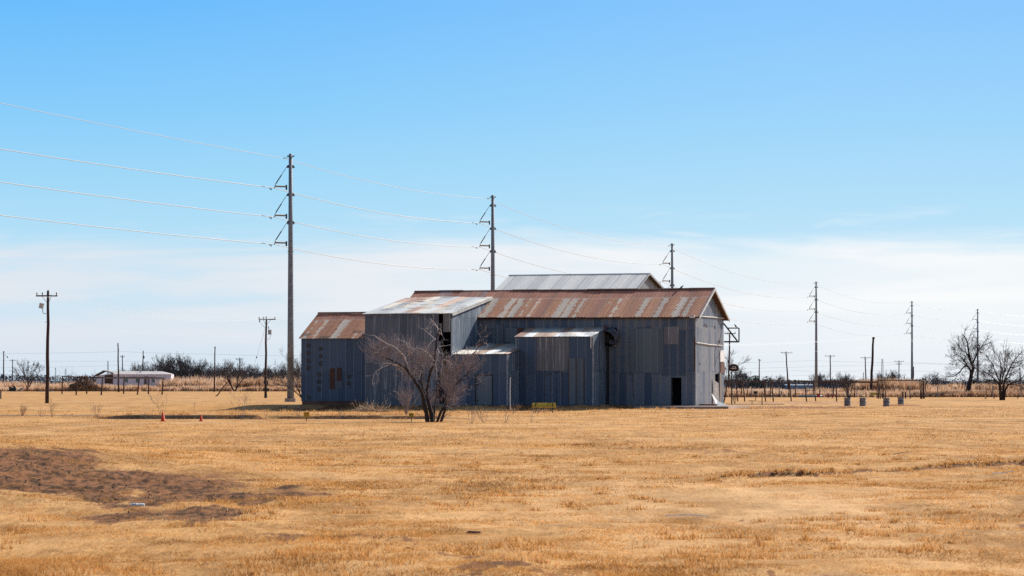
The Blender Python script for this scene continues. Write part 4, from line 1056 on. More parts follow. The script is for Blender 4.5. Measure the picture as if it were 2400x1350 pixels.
lattice(2068, 841, 1000, 'thin blue grey lattice mast between the leaning pole and the shelter', .4)
lattice(1922, 872, 1100, 'faint distant lattice mast beside the foot of the broad steel pole', .25)
lattice(2024, 873, 1100, 'faint short lattice mast left of the leaning wooden pole', .25)
lattice(253, 846, 1150, 'faint distant lattice mast left of the mobile home pole', .3)
lattice(130, 862, 1600, 'very faint distant mast just right of the floodlight pole', .35)
lattice(154, 864, 1600, 'very faint distant mast, second right of the floodlight pole', .35)
lattice(2390, 862, 900, 'slender lattice mast behind the bushy bare tree at the right edge', .3)
# wires between wooden poles
def span(label, pts, sagf=.012, r=.010, m_='wired', group='thin wires of the wooden pole lines'):
    mb = MB()
    for a, b in zip(pts[:-1], pts[1:]):
        A, B = Vector(a), Vector(b); sg = (B - A).length * sagf
        mb.tube([A.lerp(B, i / 16) - Vector((0, 0, 4 * sg * (i / 16) * (1 - i / 16))) for i in range(17)], r, 3)
    o = mb.build('power_line', M[m_]); return tag(o, label, 'power line', group)
w3 = lambda px, py, D: Vector(((px - CX) / F * D, D, sz(py, D)))
span('thin top wire from the floodlight pole to the transformer pole', [w3(-300, 668, 200), w3(113, 680, 270), w3(624, 741, 362), w3(900, 778, 430), w3(1250, 800, 560)])
span('thin wire along the right crossarm end of the floodlight pole', [w3(-300, 690, 200), w3(133, 691, 270), w3(645, 746, 362), w3(900, 781, 430)])
span('thin wire along the left crossarm end of the floodlight pole', [w3(-320, 690, 200), w3(87, 691, 270), w3(607, 747, 362)])
span('faint service wire halfway up the floodlight pole', [w3(117, 755, 270), w3(621, 787, 362)], .006)
span('pair of wires over the tall leaning pole, upper', [w3(1600, 808, 330), w3(2047, 790, 396), w3(2700, 822, 480)], .004, .02)
span('pair of wires over the tall leaning pole, lower', [w3(1600, 810, 332), w3(2047, 792, 398), w3(2700, 829, 482)], .0045, .014)
span('thin wire low on the tall leaning pole', [w3(1600, 834, 330), w3(2046, 813, 396), w3(2700, 848, 480)], .004, .009)
for i, (y0, y1, D, lb) in enumerate(((869, 868, 900, 'lowest'), (880, 884, 1000, 'second lowest'), (845, 850, 800, 'highest'), (858, 852, 850, 'middle'))):
    span('faint %s far wire crossing behind the wooden poles on the right' % lb, [w3(1600, y0 + 6, D), w3(1846 + 30 * i, y0, D), w3(2100 + 20 * i, y1, D), w3(2460, y1 + 6, D)], .006, .022, 'wired', 'faint far wires on the right')
for i, (y0, y1, D, lb) in enumerate(((828, 824, 720, 'upper'), (843, 846, 900, 'middle'), (862, 856, 900, 'lower'))):
    span('faint %s far wire above the mobile home and weeds' % lb, [w3(-60, y0, D), w3(282, y1, D), w3(502, y1 + 6, D), w3(700, y1 + 10, D), w3(1000, y1 + 14, D)], .005, .022, 'wired', 'faint far wires on the left')

# ---------------------------------------------------------------- bare trees
def twigs(mb, p, d, L, r, depth, rng, spread=.6, up=.12, kink=.25, kids=3, n=None, wl=None, minr=.004):
    nseg = 4 if depth > 1 else 3; pts = [Vector(p)]; rad = [r]; d = Vector(d).normalized()
    for i in range(nseg):
        d = (d + Vector((rng.uniform(-1, 1), rng.uniform(-1, 1), rng.uniform(-1, 1))) * kink + Vector((0, 0, up))).normalized()
        pts.append(pts[-1] + d * L / nseg); rad.append(max(minr, r * (1 - .6 * (i + 1) / nseg)))
    mb.tube(pts, rad, 5 if r > .04 else 3, caps=False)
    if depth <= 0: return
    for k in range(kids):
        f = rng.uniform(.3, 1.0) if k else 1.0
        i = min(nseg - 1, int(f * nseg)); q = pts[i].lerp(pts[i + 1], f * nseg - i) if i < nseg else pts[-1]
        a = (pts[i + 1] - pts[i]).normalized()
        side = Vector((rng.uniform(-1, 1), rng.uniform(-1, 1), rng.uniform(-.6, 1)))
        nd = (a + side * spread).normalized()
        twigs(mb, q, nd, L * rng.uniform(.55, .8), max(minr, r * .55), depth - 1, rng, spread, up, kink, kids, minr=minr)
def bare_tree(name, label, loc, Ht, rng, stems=3, width=.7, depth=4, kids=3, r0=.12, m1='bark', m2='twigd', group=None, minr=.012, splay=.5, trunk=.25, cat='tree'):
    o = thing(name, label, cat, loc, 0, group)
    tb, cb = MB(), MB()
    for s in range(stems):
        a = rng.uniform(0, 6.283) if stems > 1 else 0
        d = Vector((math.cos(a + s * 2.1) * splay, math.sin(a + s * 2.1) * splay, 1)).normalized()
        p = Vector((math.cos(a) * .1, math.sin(a) * .1, -.1)) * (0.5 if stems > 1 else 0)
        pts = [p]; rad = [r0]; n = 5; L = Ht * rng.uniform(.5, .65)
        for i in range(n):
            d = (d + Vector((rng.uniform(-1, 1) * width, rng.uniform(-1, 1) * width, .15)) * .22).normalized(); pts.append(pts[-1] + d * L / n); rad.append(r0 * (1 - .13 * (i + 1)))
        tb.tube(pts, rad, 7, caps=False)
        for i in range(1, n + 1):
            for k in range(kids if i > 1 else 1):
                dd = (pts[i] - pts[i - 1]).normalized() + Vector((rng.uniform(-1, 1), rng.uniform(-1, 1), rng.uniform(-.1, .7))) * width
                if pts[i].z < Ht * trunk: continue
                twigs(cb, pts[i], dd, Ht * rng.uniform(.16, .26), rad[i] * .5, depth - 1, rng, .65, .05, .22, kids, minr=minr)
    tb.build('trunk', M[m1], o, smooth=True); cb.build('crown', M[m2], o)
    return o
# --- foreground tree in front of the barn, limbs set out one by one
T1D = 139.0
t1b = at(1018, T1D); t1 = thing('bare_tree', 'twisted half dead bare tree with several trunks in front of the barn', 'tree', t1b)
rt = random.Random(11)
def tp1(cx, cy, dy=0.0):       # local point from crop coordinates
    px, py = 840 + cx / 4.5, 700 + cy / 4.5; D = T1D + dy
    return Vector(((px - CX) / F * D, D, sz(py, D))) - t1b
limbs = [  # (points, r0, r1, depth offsets start/end, pale)
    ([(730, 1325), (715, 1180), (690, 1080), (672, 990), (600, 880), (540, 790), (500, 735), (420, 690), (330, 640), (250, 612)], .17, .035, 0, -.9, 0),
    ([(708, 1200), (682, 1130), (668, 1000), (680, 900), (650, 850)], .09, .05, .3, .5, 0),
    ([(530, 770), (512, 680), (480, 600), (440, 560), (375, 505), (300, 470), (215, 425), (165, 385), (125, 388)], .06, .016, -.1, -.9, 1),
    ([(460, 590), (430, 560), (385, 566), (358, 600), (345, 630)], .035, .014, -.2, -.7, 1),
    ([(400, 520), (350, 492), (280, 512), (225, 535), (205, 570)], .03, .012, -.5, -.9, 1),
    ([(500, 640), (540, 560), (500, 470), (430, 430), (385, 440), (360, 475)], .04, .014, .3, .6, 1),
    ([(570, 600), (545, 520), (500, 480), (440, 500), (370, 490)], .03, .014, .2, .5, 1),
    ([(525, 760), (450, 710), (350, 690), (290, 680), (250, 700), (230, 740)], .06, .014, -.3, -1.2, 1),
    ([(330, 690), (260, 720), (180, 770), (150, 850), (145, 910)], .03, .008, -.8, -1.3, 1),
    ([(190, 770), (205, 830), (218, 880)], .018, .007, -1.0, -1.3, 1),
    ([(700, 1010), (680, 940), (662, 860), (672, 790), (668, 740), (655, 722)], .08, .05, .2, .3, 0),
    ([(690, 960), (640, 870), (600, 800), (570, 700), (560, 640), (590, 610)], .05, .02, .1, .4, 0),
    ([(668, 760), (650, 800), (640, 850), (610, 860)], .03, .014, -.1, -.2, 1),
    ([(620, 730), (585, 765), (552, 795), (548, 850)], .025, .01, -.2, -.4, 1),
    ([(770, 1330), (775, 1220), (745, 1120), (722, 1030), (728, 930), (742, 830), (770, 740), (800, 680), (810, 590), (822, 500), (830, 400), (842, 335)], .15, .045, 0, .2, 0),
    ([(842, 335), (820, 285), (795, 270), (768, 300), (760, 335)], .03, .010, .2, .1, 1),
    ([(830, 300), (800, 250), (775, 230), (750, 195)], .022, .008, .2, .3, 1),
    ([(775, 235), (760, 255), (762, 272)], .014, .007, .3, .3, 1),
    ([(838, 350), (880, 380), (868, 330), (872, 260)], .03, .007, .2, .5, 1),
    ([(812, 440), (780, 400), (735, 365), (690, 325), (655, 312)], .035, .009, .2, .6, 1),
    ([(815, 420), (790, 432), (750, 480), (725, 530), (715, 560)], .035, .010, .1, -.2, 1),
    ([(830, 505), (900, 500), (965, 488)], .02, .007, .2, .6, 1),
    ([(800, 660), (760, 610), (720, 570), (680, 540), (640, 522), (600, 526), (578, 548), (570, 578)], .06, .016, .1, -.2, 1),
    ([(610, 524), (580, 530), (560, 520), (530, 480), (480, 440)], .02, .008, -.1, -.2, 1),
    ([(835, 520), (848, 570), (835, 630), (812, 700), (825, 760), (832, 810), (825, 850)], .03, .012, -.1, -.3, 1),
    ([(828, 860), (826, 950), (820, 1040), (835, 1090)], .05, .02, .0, .1, 0),
    ([(838, 530), (860, 570), (900, 590), (905, 610)], .025, .01, -.1, -.2, 1),
    ([(990, 700), (950, 660), (905, 640), (880, 655), (885, 720), (875, 790), (865, 835)], .035, .010, -.1, -.4, 1),
    ([(905, 640), (930, 612), (965, 608), (992, 612)], .022, .008, -.2, -.3, 1),
    ([(790, 1330), (800, 1180), (812, 1050), (860, 960), (940, 880), (1000, 800)], .09, .02, .3, .8, 0),
    ([(760, 1240), (740, 1160), (755, 1080), (800, 1000), (835, 920)], .07, .03, .2, .3, 0),
    ([(815, 1330), (860, 1220), (905, 1130), (940, 1060), (1000, 960), (1030, 905), (1050, 830), (1060, 760), (1100, 680), (1160, 620), (1220, 570), (1280, 500), (1300, 430), (1285, 360)], .10, .012, -.1, .6, 0),
    ([(865, 1330), (895, 1220), (930, 1120), (955, 1040), (1000, 990), (1025, 930)], .11, .06, .0, .1, 0),
    ([(1035, 905), (1090, 850), (1150, 790), (1190, 730), (1240, 690)], .06, .018, .0, -.6, 0),
    ([(1010, 975), (1060, 960), (1120, 935), (1200, 915), (1270, 890), (1310, 870)], .03, .008, -.1, -.5, 0),
    ([(930, 880), (985, 950), (1010, 1000)], .04, .03, .3, .2, 0),
    ([(890, 1250), (950, 1215), (1010, 1180)], .03, .008, -.3, -.7, 0),
    ([(1160, 600), (1140, 540), (1132, 500)], .018, .007, .3, .3, 1),
    ([(1250, 580), (1262, 600), (1245, 615)], .012, .006, .4, .4, 1), ([(1235, 560), (1250, 510), (1240, 480)], .012, .006, .4, .4, 1),
    ([(1340, 540), (1365, 505), (1372, 490)], .01, .006, .4, .4, 1), ([(1280, 500), (1320, 470), (1300, 400)], .012, .006, .5, .6, 0),
]
tb, pb_, cb, cp = MB(), MB(), MB(), MB()
for li, (pl, r0, r1, d0, d1, pale) in enumerate(limbs):
    n = len(pl); pts = []; rad = []
    cum = [0]
    for a, b in zip(pl[:-1], pl[1:]): cum.append(cum[-1] + math.dist(a, b))
    for i, (cx, cy) in enumerate(pl):
        f = cum[i] / cum[-1]; pts.append(tp1(cx, cy, d0 + (d1 - d0) * f)); rad.append((r0 + (r1 - r0) * f) * .70)
    # subdivide and roughen
    P2, R2 = [], []
    for i in range(n - 1):
        for k in range(3):
            f = k / 3; q = pts[i].lerp(pts[i + 1], f)
            if 0 < i or k: q += Vector((rt.uniform(-1, 1), rt.uniform(-1, 1), rt.uniform(-1, 1))) * .016
            P2.append(q); R2.append(rad[i] * (1 - f) + rad[i + 1] * f)
    P2.append(pts[-1]); R2.append(rad[-1])
    (pb_ if pale else tb).tube(P2, R2, 7 if r0 > .05 else 5)
    tgt = cp if pale else cb
    for i in range(3, len(P2), 1):
        if P2[i].z < 1.0: continue
        if rt.random() < (.42 if pale else .65):
            dd = (P2[i] - P2[i - 1]).normalized() * .6 + Vector((rt.uniform(-1, 1), rt.uniform(-1, 1), rt.uniform(-.5, .9)))
            twigs(tgt, P2[i], dd, rt.uniform(.14, .34) * (1.0 if pale else 1.2), max(.007, R2[i] * .3), 1 if pale else 2, rt, .7, .02, .32, 2, minr=.0042)
# dense brush of fine shoots
for (cx, cy, sx, sy, n, dl, ang) in ((300, 600, 110, 60, 190, .42, 2.3), (520, 620, 70, 70, 80, .4, 1.9), (690, 700, 90, 80, 110, .4, 1.6), (600, 800, 60, 50, 40, .35, 1.8), (480, 780, 40, 40, 25, .3, 2.4),
                                 (1120, 740, 80, 75, 70, .45, .9), (960, 800, 80, 80, 75, .42, 1.4), (940, 930, 65, 75, 100, .4, 1.5), (980, 1040, 40, 60, 40, .38, 1.2), (960, 1130, 50, 40, 45, .35, 1.0),
                                 (560, 880, 50, 40, 25, .3, 2.2), (790, 1080, 30, 60, 30, .3, 1.5), (1080, 1000, 40, 40, 14, .3, .6)):
    for k in range(n):
        p = tp1(cx + rt.gauss(0, sx * .6), cy + rt.gauss(0, sy * .6), rt.gauss(0, .45)); a = ang + rt.gauss(0, .55)
        twigs(cb, p, Vector((math.cos(a), rt.uniform(-.6, .6), math.sin(a))), dl * rt.uniform(.6, 1.2), .006, 2, rt, .45, .03, .16, 3, minr=.0034)
tb.build('trunk', M['bark'], t1, smooth=True); pb_.each('dead_limb', M['barkp'], t1, smooth=True); cb.build('crown', M['twig'], t1); cp.build('dead_twig', M['barkp'], t1)
mb = MB(); c0 = tp1(1073, 728, .2)
for k in range(60):
    a = rt.uniform(0, 6.28); q = Vector((math.cos(a), rt.uniform(-1, 1), math.sin(a))).normalized() * .11
    mb.tube([c0 + q, c0 + Vector((-q.z, q.y * .5, q.x)) * .9], .006, 3)
mb.build('bird_nest', M['twigd'], t1)
# --- leaning dead tree on the right
D2 = 392.0; b2 = at(2270, D2); b2.z = 0
t2 = thing('bare_tree', 'tall leaning bare tree with forked trunk growing from a low burnt log', 'tree', b2); r2 = random.Random(5)
def tp2(cx, cy, dy=0.0):
    px, py = 2200 + cx / 7.105, 760 + cy / 7.105; D = D2 + dy
    return Vector(((px - CX) / F * D, D, sz(py, D))) - b2
L2 = [([(468, 1215), (485, 1120), (510, 1020), (530, 930), (545, 830), (575, 740), (560, 670), (525, 600), (512, 520), (490, 400), (480, 300), (440, 220), (400, 170)], .40, .05),
      ([(540, 830), (525, 760), (490, 700), (440, 695), (390, 740), (340, 810), (270, 860), (200, 880), (130, 860)], .17, .03),
      ([(575, 740), (600, 720), (650, 760), (710, 800), (790, 880)], .08, .03), ([(555, 660), (600, 580), (640, 470), (690, 400), (760, 350), (880, 300)], .15, .03),
      ([(512, 590), (480, 500), (420, 450), (340, 390), (300, 320)], .09, .03), ([(490, 290), (520, 200), (540, 130)], .05, .02), ([(440, 215), (430, 130), (445, 70)], .04, .02),
      ([(700, 390), (740, 330), (800, 250), (830, 180)], .06, .02), ([(485, 700), (430, 600), (360, 540), (290, 490)], .08, .03), ([(480, 660), (400, 600), (260, 600)], .07, .02),
      ([(500, 430), (550, 340), (560, 210)], .05, .02), ([(610, 560), (560, 430), (600, 350), (640, 400)], .05, .02), ([(480, 1080), (430, 980), (370, 900), (330, 920)], .06, .02),
      ([(450, 460), (440, 360), (400, 300), (395, 240)], .04, .02), ([(620, 520), (690, 500), (712, 480)], .05, .02), ([(560, 900), (620, 830), (600, 790)], .05, .02)]
tb, cb = MB(), MB()
for pl, ra, rb_ in L2:
    n = len(pl); pts = [tp2(x, y, r2.uniform(-.5, .5) if i else 0) for i, (x, y) in enumerate(pl)]
    tb.tube(pts, [ra + (rb_ - ra) * (i / (n - 1)) ** .8 for i in range(n)], 7)
    for i in range(2, n):
        for k in range(6 if ra < .12 else 5):
            q = pts[i - 1].lerp(pts[i], r2.random())
            if q.z < 3.0: continue
            hi = q.z > 6.3
            dd = (pts[i] - pts[i - 1]).normalized() * .7 + Vector((r2.uniform(-1, 1), r2.uniform(-1, 1), r2.uniform(-.6, .7)))
            twigs(cb, q, dd, r2.uniform(.5, .9) * (1 if hi else 1.5), .025, 1 if hi else 3, r2, .6, .02, .2, 2 if hi else 3, minr=.0085)
tb.build('trunk', M['bark'], t2, smooth=True); cb.build('crown', M['twigd'], t2)
# --- bushy trees and far thicket
def rr(i): return random.Random(i)
def traced(label, D, base, ox, oy, sc, L, seed, k1, k2, len_, minr, depth, zmin, dd=.6, spread=.6):
    f0 = lambda cx, cy, d=0: Vector((((ox + cx / sc) - CX) / F * (D + d), D + d, sz(oy + cy / sc, D + d)))
    b = f0(*base); b.z = 0; o = thing('bare_tree', label, 'tree', b); r = random.Random(seed); tb, cb = MB(), MB()
    for pl, ra, rb_ in L:
        n = len(pl); s_ = r.uniform(-dd, dd); pts = [f0(x, y, s_ * i * .4) - b for i, (x, y) in enumerate(pl)]
        tb.tube(pts, [ra + (rb_ - ra) * (i / (n - 1)) ** .7 for i in range(n)], 6)
        for i in range(1, n):
            for k in range(k1 if i > 2 else k2):
                q = pts[i - 1].lerp(pts[i], r.random())
                if q.z < zmin: continue
                di = (pts[i] - pts[i - 1]).normalized() * .8 + Vector((r.uniform(-1, 1), r.uniform(-1, 1), r.uniform(-.7, .8)))
                twigs(cb, q, di, len_ * r.uniform(.6, 1.2), minr * 2.2, depth, r, spread, .03, .22, 3, minr=minr)
    tb.build('trunk', M['bark'], o, smooth=True); cb.build('crown', M['twigd'], o); return o
traced('broad bushy bare tree with several dark stems near the right edge', 317, (1060, 1262), 2200, 760, 7.105, [
    ([(1035, 1262), (1025, 1130), (1010, 1010), (950, 930), (860, 850), (760, 790), (650, 760)], .17, .02), ([(1045, 1262), (1030, 1100), (1020, 980), (1030, 880), (1040, 760), (1030, 640), (990, 540), (900, 430)], .17, .02),
    ([(1030, 980), (980, 880), (930, 760), (900, 660), (830, 580), (790, 500)], .10, .02), ([(1070, 1262), (1075, 1100), (1090, 980), (1130, 850), (1190, 720), (1230, 640), (1290, 560), (1390, 450)], .17, .02),
    ([(1085, 1262), (1110, 1090), (1160, 1010), (1250, 970), (1330, 950), (1400, 880), (1450, 800)], .15, .02), ([(1110, 930), (1180, 880), (1210, 780)], .08, .03), ([(1050, 1000), (1060, 900), (1100, 760), (1105, 600), (1110, 420)], .10, .015),
    ([(950, 930), (860, 930), (780, 920), (720, 890)], .07, .02), ([(1150, 1010), (1250, 1000), (1350, 1020), (1440, 1000)], .07, .02), ([(1060, 900), (1130, 700), (1150, 560), (1180, 480)], .07, .02), ([(1190, 720), (1270, 720), (1350, 690)], .06, .02), ([(1230, 640), (1300, 640), (1400, 600), (1480, 560)], .06, .02)],
    31, 6, 5, .80, .0085, 2, 1.0)
traced('round headed bare tree just left of the floodlight pole at the weeds', 651, (650, 570), 0, 860, 10, [
    ([(650, 570), (655, 420), (640, 320), (560, 180), (480, 40), (440, -50)], .16, .03), ([(652, 450), (650, 300), (640, 120), (660, -20)], .12, .03), ([(655, 420), (700, 320), (760, 180), (830, 60), (880, 0)], .12, .03),
    ([(640, 500), (600, 400), (520, 300), (440, 200), (390, 120)], .10, .03), ([(680, 480), (740, 360), (800, 280), (900, 160), (930, 90)], .10, .03), ([(600, 260), (560, 100), (570, 0)], .08, .03), ([(720, 280), (730, 120), (740, 0)], .08, .03)],
    32, 7, 4, .95, .017, 2, 1.2)
bare_tree('bare_tree', 'small dark bare tree forking low before the thicket beside the propped pole', (at(550, 652).x, 652, 0), 7.2, rr(33), 5, .95, 4, 3, .18, splay=.8, minr=.016)
bare_tree('bare_tree', 'bare tree behind the left corner of the barn, twigs crossing the steel pole', (at(722, 262).x, 262, 0), 5.4, rr(34), 5, .9, 4, 3, .08, splay=1.1, minr=.007, trunk=.15)
bare_tree('bare_tree', 'thin bare tree behind the right corner of the barn below the hoist bracket', (at(1694, 262).x, 262, 0), 4.9, rr(35), 4, .8, 4, 3, .07, splay=.55, minr=.009)
mq = bare_tree('bare_tree', 'small crooked tree with green mistletoe clumps behind the grey barrels', (at(1991, 352).x, 352, 0), 3.2, rr(36), 5, .9, 3, 3, .08, splay=.5, minr=.012)
mb = MB(); r_ = rr(2)
for (cx, cz, s_) in ((.15, 1.9, .28), (.5, 2.6, .16), (-.4, 2.3, .12), (.35, 1.3, .12)):
    for k in range(160):
        c = Vector((cx + r_.gauss(0, s_), r_.gauss(0, s_), cz + r_.gauss(0, s_ * 1.2))); a = Vector((r_.uniform(-1, 1), r_.uniform(-1, 1), r_.uniform(-1, 1))) * .06; b = Vector((r_.uniform(-1, 1), r_.uniform(-1, 1), r_.uniform(-1, 1))) * .04
        mb.add([c, c + a, c + b], [(0, 1, 2)])
mb.build('mistletoe', M['mist'], mq)
# thicket of bare trees behind the house: four kinds, copied
protos = [bare_tree('thicket_tree', '', (0, 0, 0), 8.0, rr(50 + i), 5, .8, 4, 3, .15, splay=.6, minr=.018, trunk=.10, m2='twigd') for i in range(4)]
cnt = 0; used = set(); r_ = rr(77)
spots = [(306, 1020, .80), (330, 900, .95), (352, 960, .86), (374, 880, 1.0), (398, 860, .96), (412, 790, 1.06), (432, 800, 1.05), (452, 790, .95), (470, 830, .80), (488, 840, .72), (508, 800, .68), (524, 850, .85), (541, 780, .74), (562, 820, .74),
         (582, 800, .78), (600, 760, .66), (617, 830, .72), (640, 800, .66), (655, 780, .70), (676, 760, .72), (692, 800, .76), (215, 1000, .45), (1712, 900, .5), (1737, 820, .6), (1820, 1000, .5), (1915, 760, .46), (1930, 800, .5), (1975, 1100, .6), (2080, 900, .60), (2072, 850, .42), (2192, 720, .5), (2098, 950, .62)]
for i, (px, D, sc) in enumerate(spots):
    j = i % 4
    if j in used: o = copy_thing(protos[j])
    else: o = protos[j]; used.add(j)
    p = at(px, D); o.location = (p.x, D, 0); s_ = sc * r_.uniform(1.10, 1.28); o.scale = (s_ * 1.15, s_, s_); o.rotation_euler = (0, 0, r_.uniform(0, 6.28))
    left = px < 1200
    o['label'] = ('grey brown bare tree in the thicket behind the mobile home and weeds' if left and px > 250 else 'grey brown bare tree far beyond the weeds, away from the thicket on the left' if left else 'small grey bare tree standing in the far distance on the right')
    o['group'] = ('bare trees of the far thicket on the left' if left and px > 250 else 'lone far tree' if left else 'small far bare trees on the right')
# evergreens far right, dark
def bush(name, label, loc, w_, h_, seed, m_, n=700, group=None, sz_=.22):
    o = thing(name, label, 'tree' if 'tree' in name else 'bush', loc, 0, group); r_ = random.Random(seed); mb = MB()
    cl = [(r_.uniform(-.5, .5) * w_, r_.uniform(-.4, .4) * w_, h_ * r_.uniform(.35, .85), r_.uniform(.14, .28) * w_) for _ in range(9)]
    for k in range(n):
        cx, cy, cz, cr = r_.choice(cl); d = Vector((r_.gauss(0, 1), r_.gauss(0, 1), r_.gauss(0, 1))).normalized() * cr * r_.uniform(.6, 1.05)
        c = Vector((cx, cy, cz)) + d; c.z = max(.1, c.z)
        a = Vector((r_.uniform(-1, 1), r_.uniform(-1, 1), r_.uniform(-1, 1))).normalized() * sz_; b = Vector((r_.uniform(-1, 1), r_.uniform(-1, 1), r_.uniform(-1, 1))).normalized() * sz_
        mb.add([c, c + a, c + a * .5 + b], [(0, 1, 2)])
    mb.build('crown', m_, o); mb = MB()
    for k in range(4): mb.tube([(0, 0, -.1), (cl[k][0] * .5, cl[k][1] * .5, cl[k][2] * .5), cl[k][:3]], [.16, .1, .04], 5)
    mb.build('trunk', M['bark'], o); return o
M['everg'] = plain('dark_evergreen', (0.035, 0.055, 0.045), 0.9, 0, 0.4, 2)
for px, D, w_, h_, lb in ((1757, 900, 5.5, 4.6, 'tallest dark evergreen far behind the swing rails'), (1778, 920, 6, 3.8, 'rounded dark evergreen right of the tallest one behind the rails'), (1968, 1000, 6, 2.9, 'low dark evergreen at the horizon left of the barrels'), (2012, 1050, 5, 2.6, 'low dark evergreen at the horizon above the second barrel'), (2299, 900, 5, 2.9, 'dark evergreen at the horizon between the two bare trees on the right')):
    bush('evergreen_tree', lb, (at(px, D).x, D, 0), w_, h_, px, M['everg'], 900, None, .4)
# distant woods on the horizon
r_ = np.random.default_rng(3)
C = []
def woods(px0, px1, D0, D1, h0, h1, n, seed):
    r = np.random.default_rng(seed); y = r.uniform(D0, D1, n); x = (r.uniform(px0, px1, n) - CX) / F * y
    hm = h0 + (h1 - h0) * (0.6 * vn(x, y * 0, 30, seed) + 0.4 * vn(x, y * 0, 8, seed + 1)); z = r.random(n) ** 1.3 * hm
    s = r.uniform(.5, 1.3, n)
    def rv(): return r.normal(0, 1, (n, 3)) * s[:, None] * np.array([.5, .5, .6])
    c = np.stack([x, y, z], 1); return np.stack([c, c + rv(), c + rv()], 1).reshape(-1, 3)
C = np.concatenate([woods(-1200, -150, 1400, 2000, 4, 8.5, 14000, 6), woods(2500, 3600, 1700, 2400, 2.6, 5.4, 14000, 7), woods(780, 1700, 1600, 2200, 3, 6, 10000, 8), woods(-150, 420, 1400, 2000, 4, 8.5, 16000, 1), woods(380, 800, 1300, 1700, 4, 9, 9000, 2), woods(1650, 2500, 1700, 2400, 2.6, 5.4, 24000, 3), woods(1700, 2500, 900, 1100, .6, 1.6, 12000, 4), woods(-100, 700, 1000, 1200, .8, 2.2, 9000, 5)])
me = np_mesh('distant_woods', C, np.arange(len(C)).reshape(-1, 3), 3)
M['woods'] = plain('distant_woods_twigs', (0.10, 0.10, 0.12), 0.95, 0, 0.3, .05); me.materials.append(M['woods'])  # blue haze of distance mixed into the twig colour
tag(link(bpy.data.objects.new('distant_woods', me)), 'low dark line of distant woods along the horizon', 'woods', kind='stuff')

# ---------------------------------------------------------------- small weeds and brush in the lawn
def weed(px, py, hpx, label, kind='bush', seed=0, n=5, spread=.5, m_='twig', D=None, group=None, lean=0.0, depth=2):
    D = D or gd(py); b = at(px, D); s = D / F; H_ = hpx * s
    r_ = random.Random(seed + px); mb = MB()
    for k in range(n):
        a = r_.uniform(-1, 1) * spread + lean
        twigs(mb, (r_.uniform(-.05, .05), r_.uniform(-.1, .1), -.02), Vector((a, r_.uniform(-.5, .5) * spread, 1)), H_ * r_.uniform(.5, .8), .010, depth, r_, .5, .05, .18, 2, minr=.0045)
    o = mb.build('dry_weed', M[m_]); o.location = b; return tag(o, label, 'weed', group)
weed(385, 985, 45, 'leafless sapling just behind the taller orange cone', seed=1, n=4, spread=.55, depth=3)
weed(566, 983, 45, 'leafless forked shrub on the ditch right of the shorter cone', seed=2, n=6, spread=.6, depth=3)
weed(457, 980, 28, 'single thin weed stalk on the ditch near the shorter cone', seed=3, n=1, spread=.1)
weed(623, 983, 30, 'thin weed on the ditch edge beyond the tip of the barn shadow', seed=4, n=2, spread=.2)
weed(352, 982, 22, 'low spreading twig weed left of the taller orange cone', seed=5, n=3, spread=1.2, lean=-.3)
weed(52, 975, 20, 'straw coloured tuft on the concrete strip at left', seed=6, n=24, spread=.7, m_='straw')
weed(122, 977, 30, 'upright dry straw weeds beside the concrete strip', seed=7, n=9, spread=.25, m_='straw')
weed(228, 980, 26, 'dry branching weed at the left end of the ditch', seed=8, n=6, spread=.8)
weed(95, 976, 14, 'very low twiggy weed between two straw tufts', seed=9, n=6, spread=.9)
weed(952, 978, 42, 'dense dry brown bush right behind the second yellow sign', seed=10, n=34, spread=.35, depth=3)
weed(800, 981, 22, 'small twiggy weed between the two yellow signs', seed=11, n=4, spread=.7)
weed(1103, 993, 24, 'twiggy weed on the lawn first right of the twisted tree', seed=12, n=5, spread=.7, depth=3)
weed(1134, 992, 22, 'twiggy weed on the lawn second right of the twisted tree', seed=13, n=5, spread=.8, depth=3)
weed(1185, 992, 25, 'forked weed on the lawn third right of the twisted tree', seed=14, n=4, spread=.9)
weed(1206, 968, 18, 'dry spiky weed at the foot of the thin white pipe', seed=15, n=10, spread=1.0, m_='straw')
weed(1022, 975, 26, 'pale dry shoots round the trunks of the twisted tree', seed=16, n=12, spread=1.4, D=139.5)
weed(698, 981, 24, 'faint twig weed just left of the first yellow sign', seed=17, n=4, spread=.6)
weed(1245, 990, 14, 'low scraggy weed on the lawn below the yellow bench', seed=18, n=5, spread=1.0, m_='straw')
for i, px in enumerate((1250, 1262, 1275)):
    weed(px, 967.5, 8, ('short straw tuft under the left leg', 'short straw tuft under the middle', 'broad straw tuft right of the middle')[i] + ' of the yellow bench', seed=20 + i, n=14, spread=.9, m_='straw')
for i, (px, D, h_) in enumerate(((157, 648, 38), (175, 650, 30), (228, 648, 34), (365, 652, 26), (90, 650, 36))):
    weed(px, 0, h_, 'leafless brush in the tall weeds, %s' % ('right of the first frame post', 'below the rubble mound', 'left of the mobile home', 'before the right end of the home', 'just left of the floodlight pole')[i], seed=40 + i, n=9, spread=.5, D=D, depth=3, m_='twigd')
for i, (px, D, h_) in enumerate(((2310, 340, 24), (2330, 345, 22), (2385, 345, 24), (1722, 262, 16))):
    weed(px, 0, h_, 'leafless brush %s' % ('at the right end of the burnt log', 'left of the bushy tree trunk', 'right of the bushy tree trunk', 'behind the basketball hoop pole')[i], seed=50 + i, n=14, spread=.8, D=D, depth=3, m_='twigd')
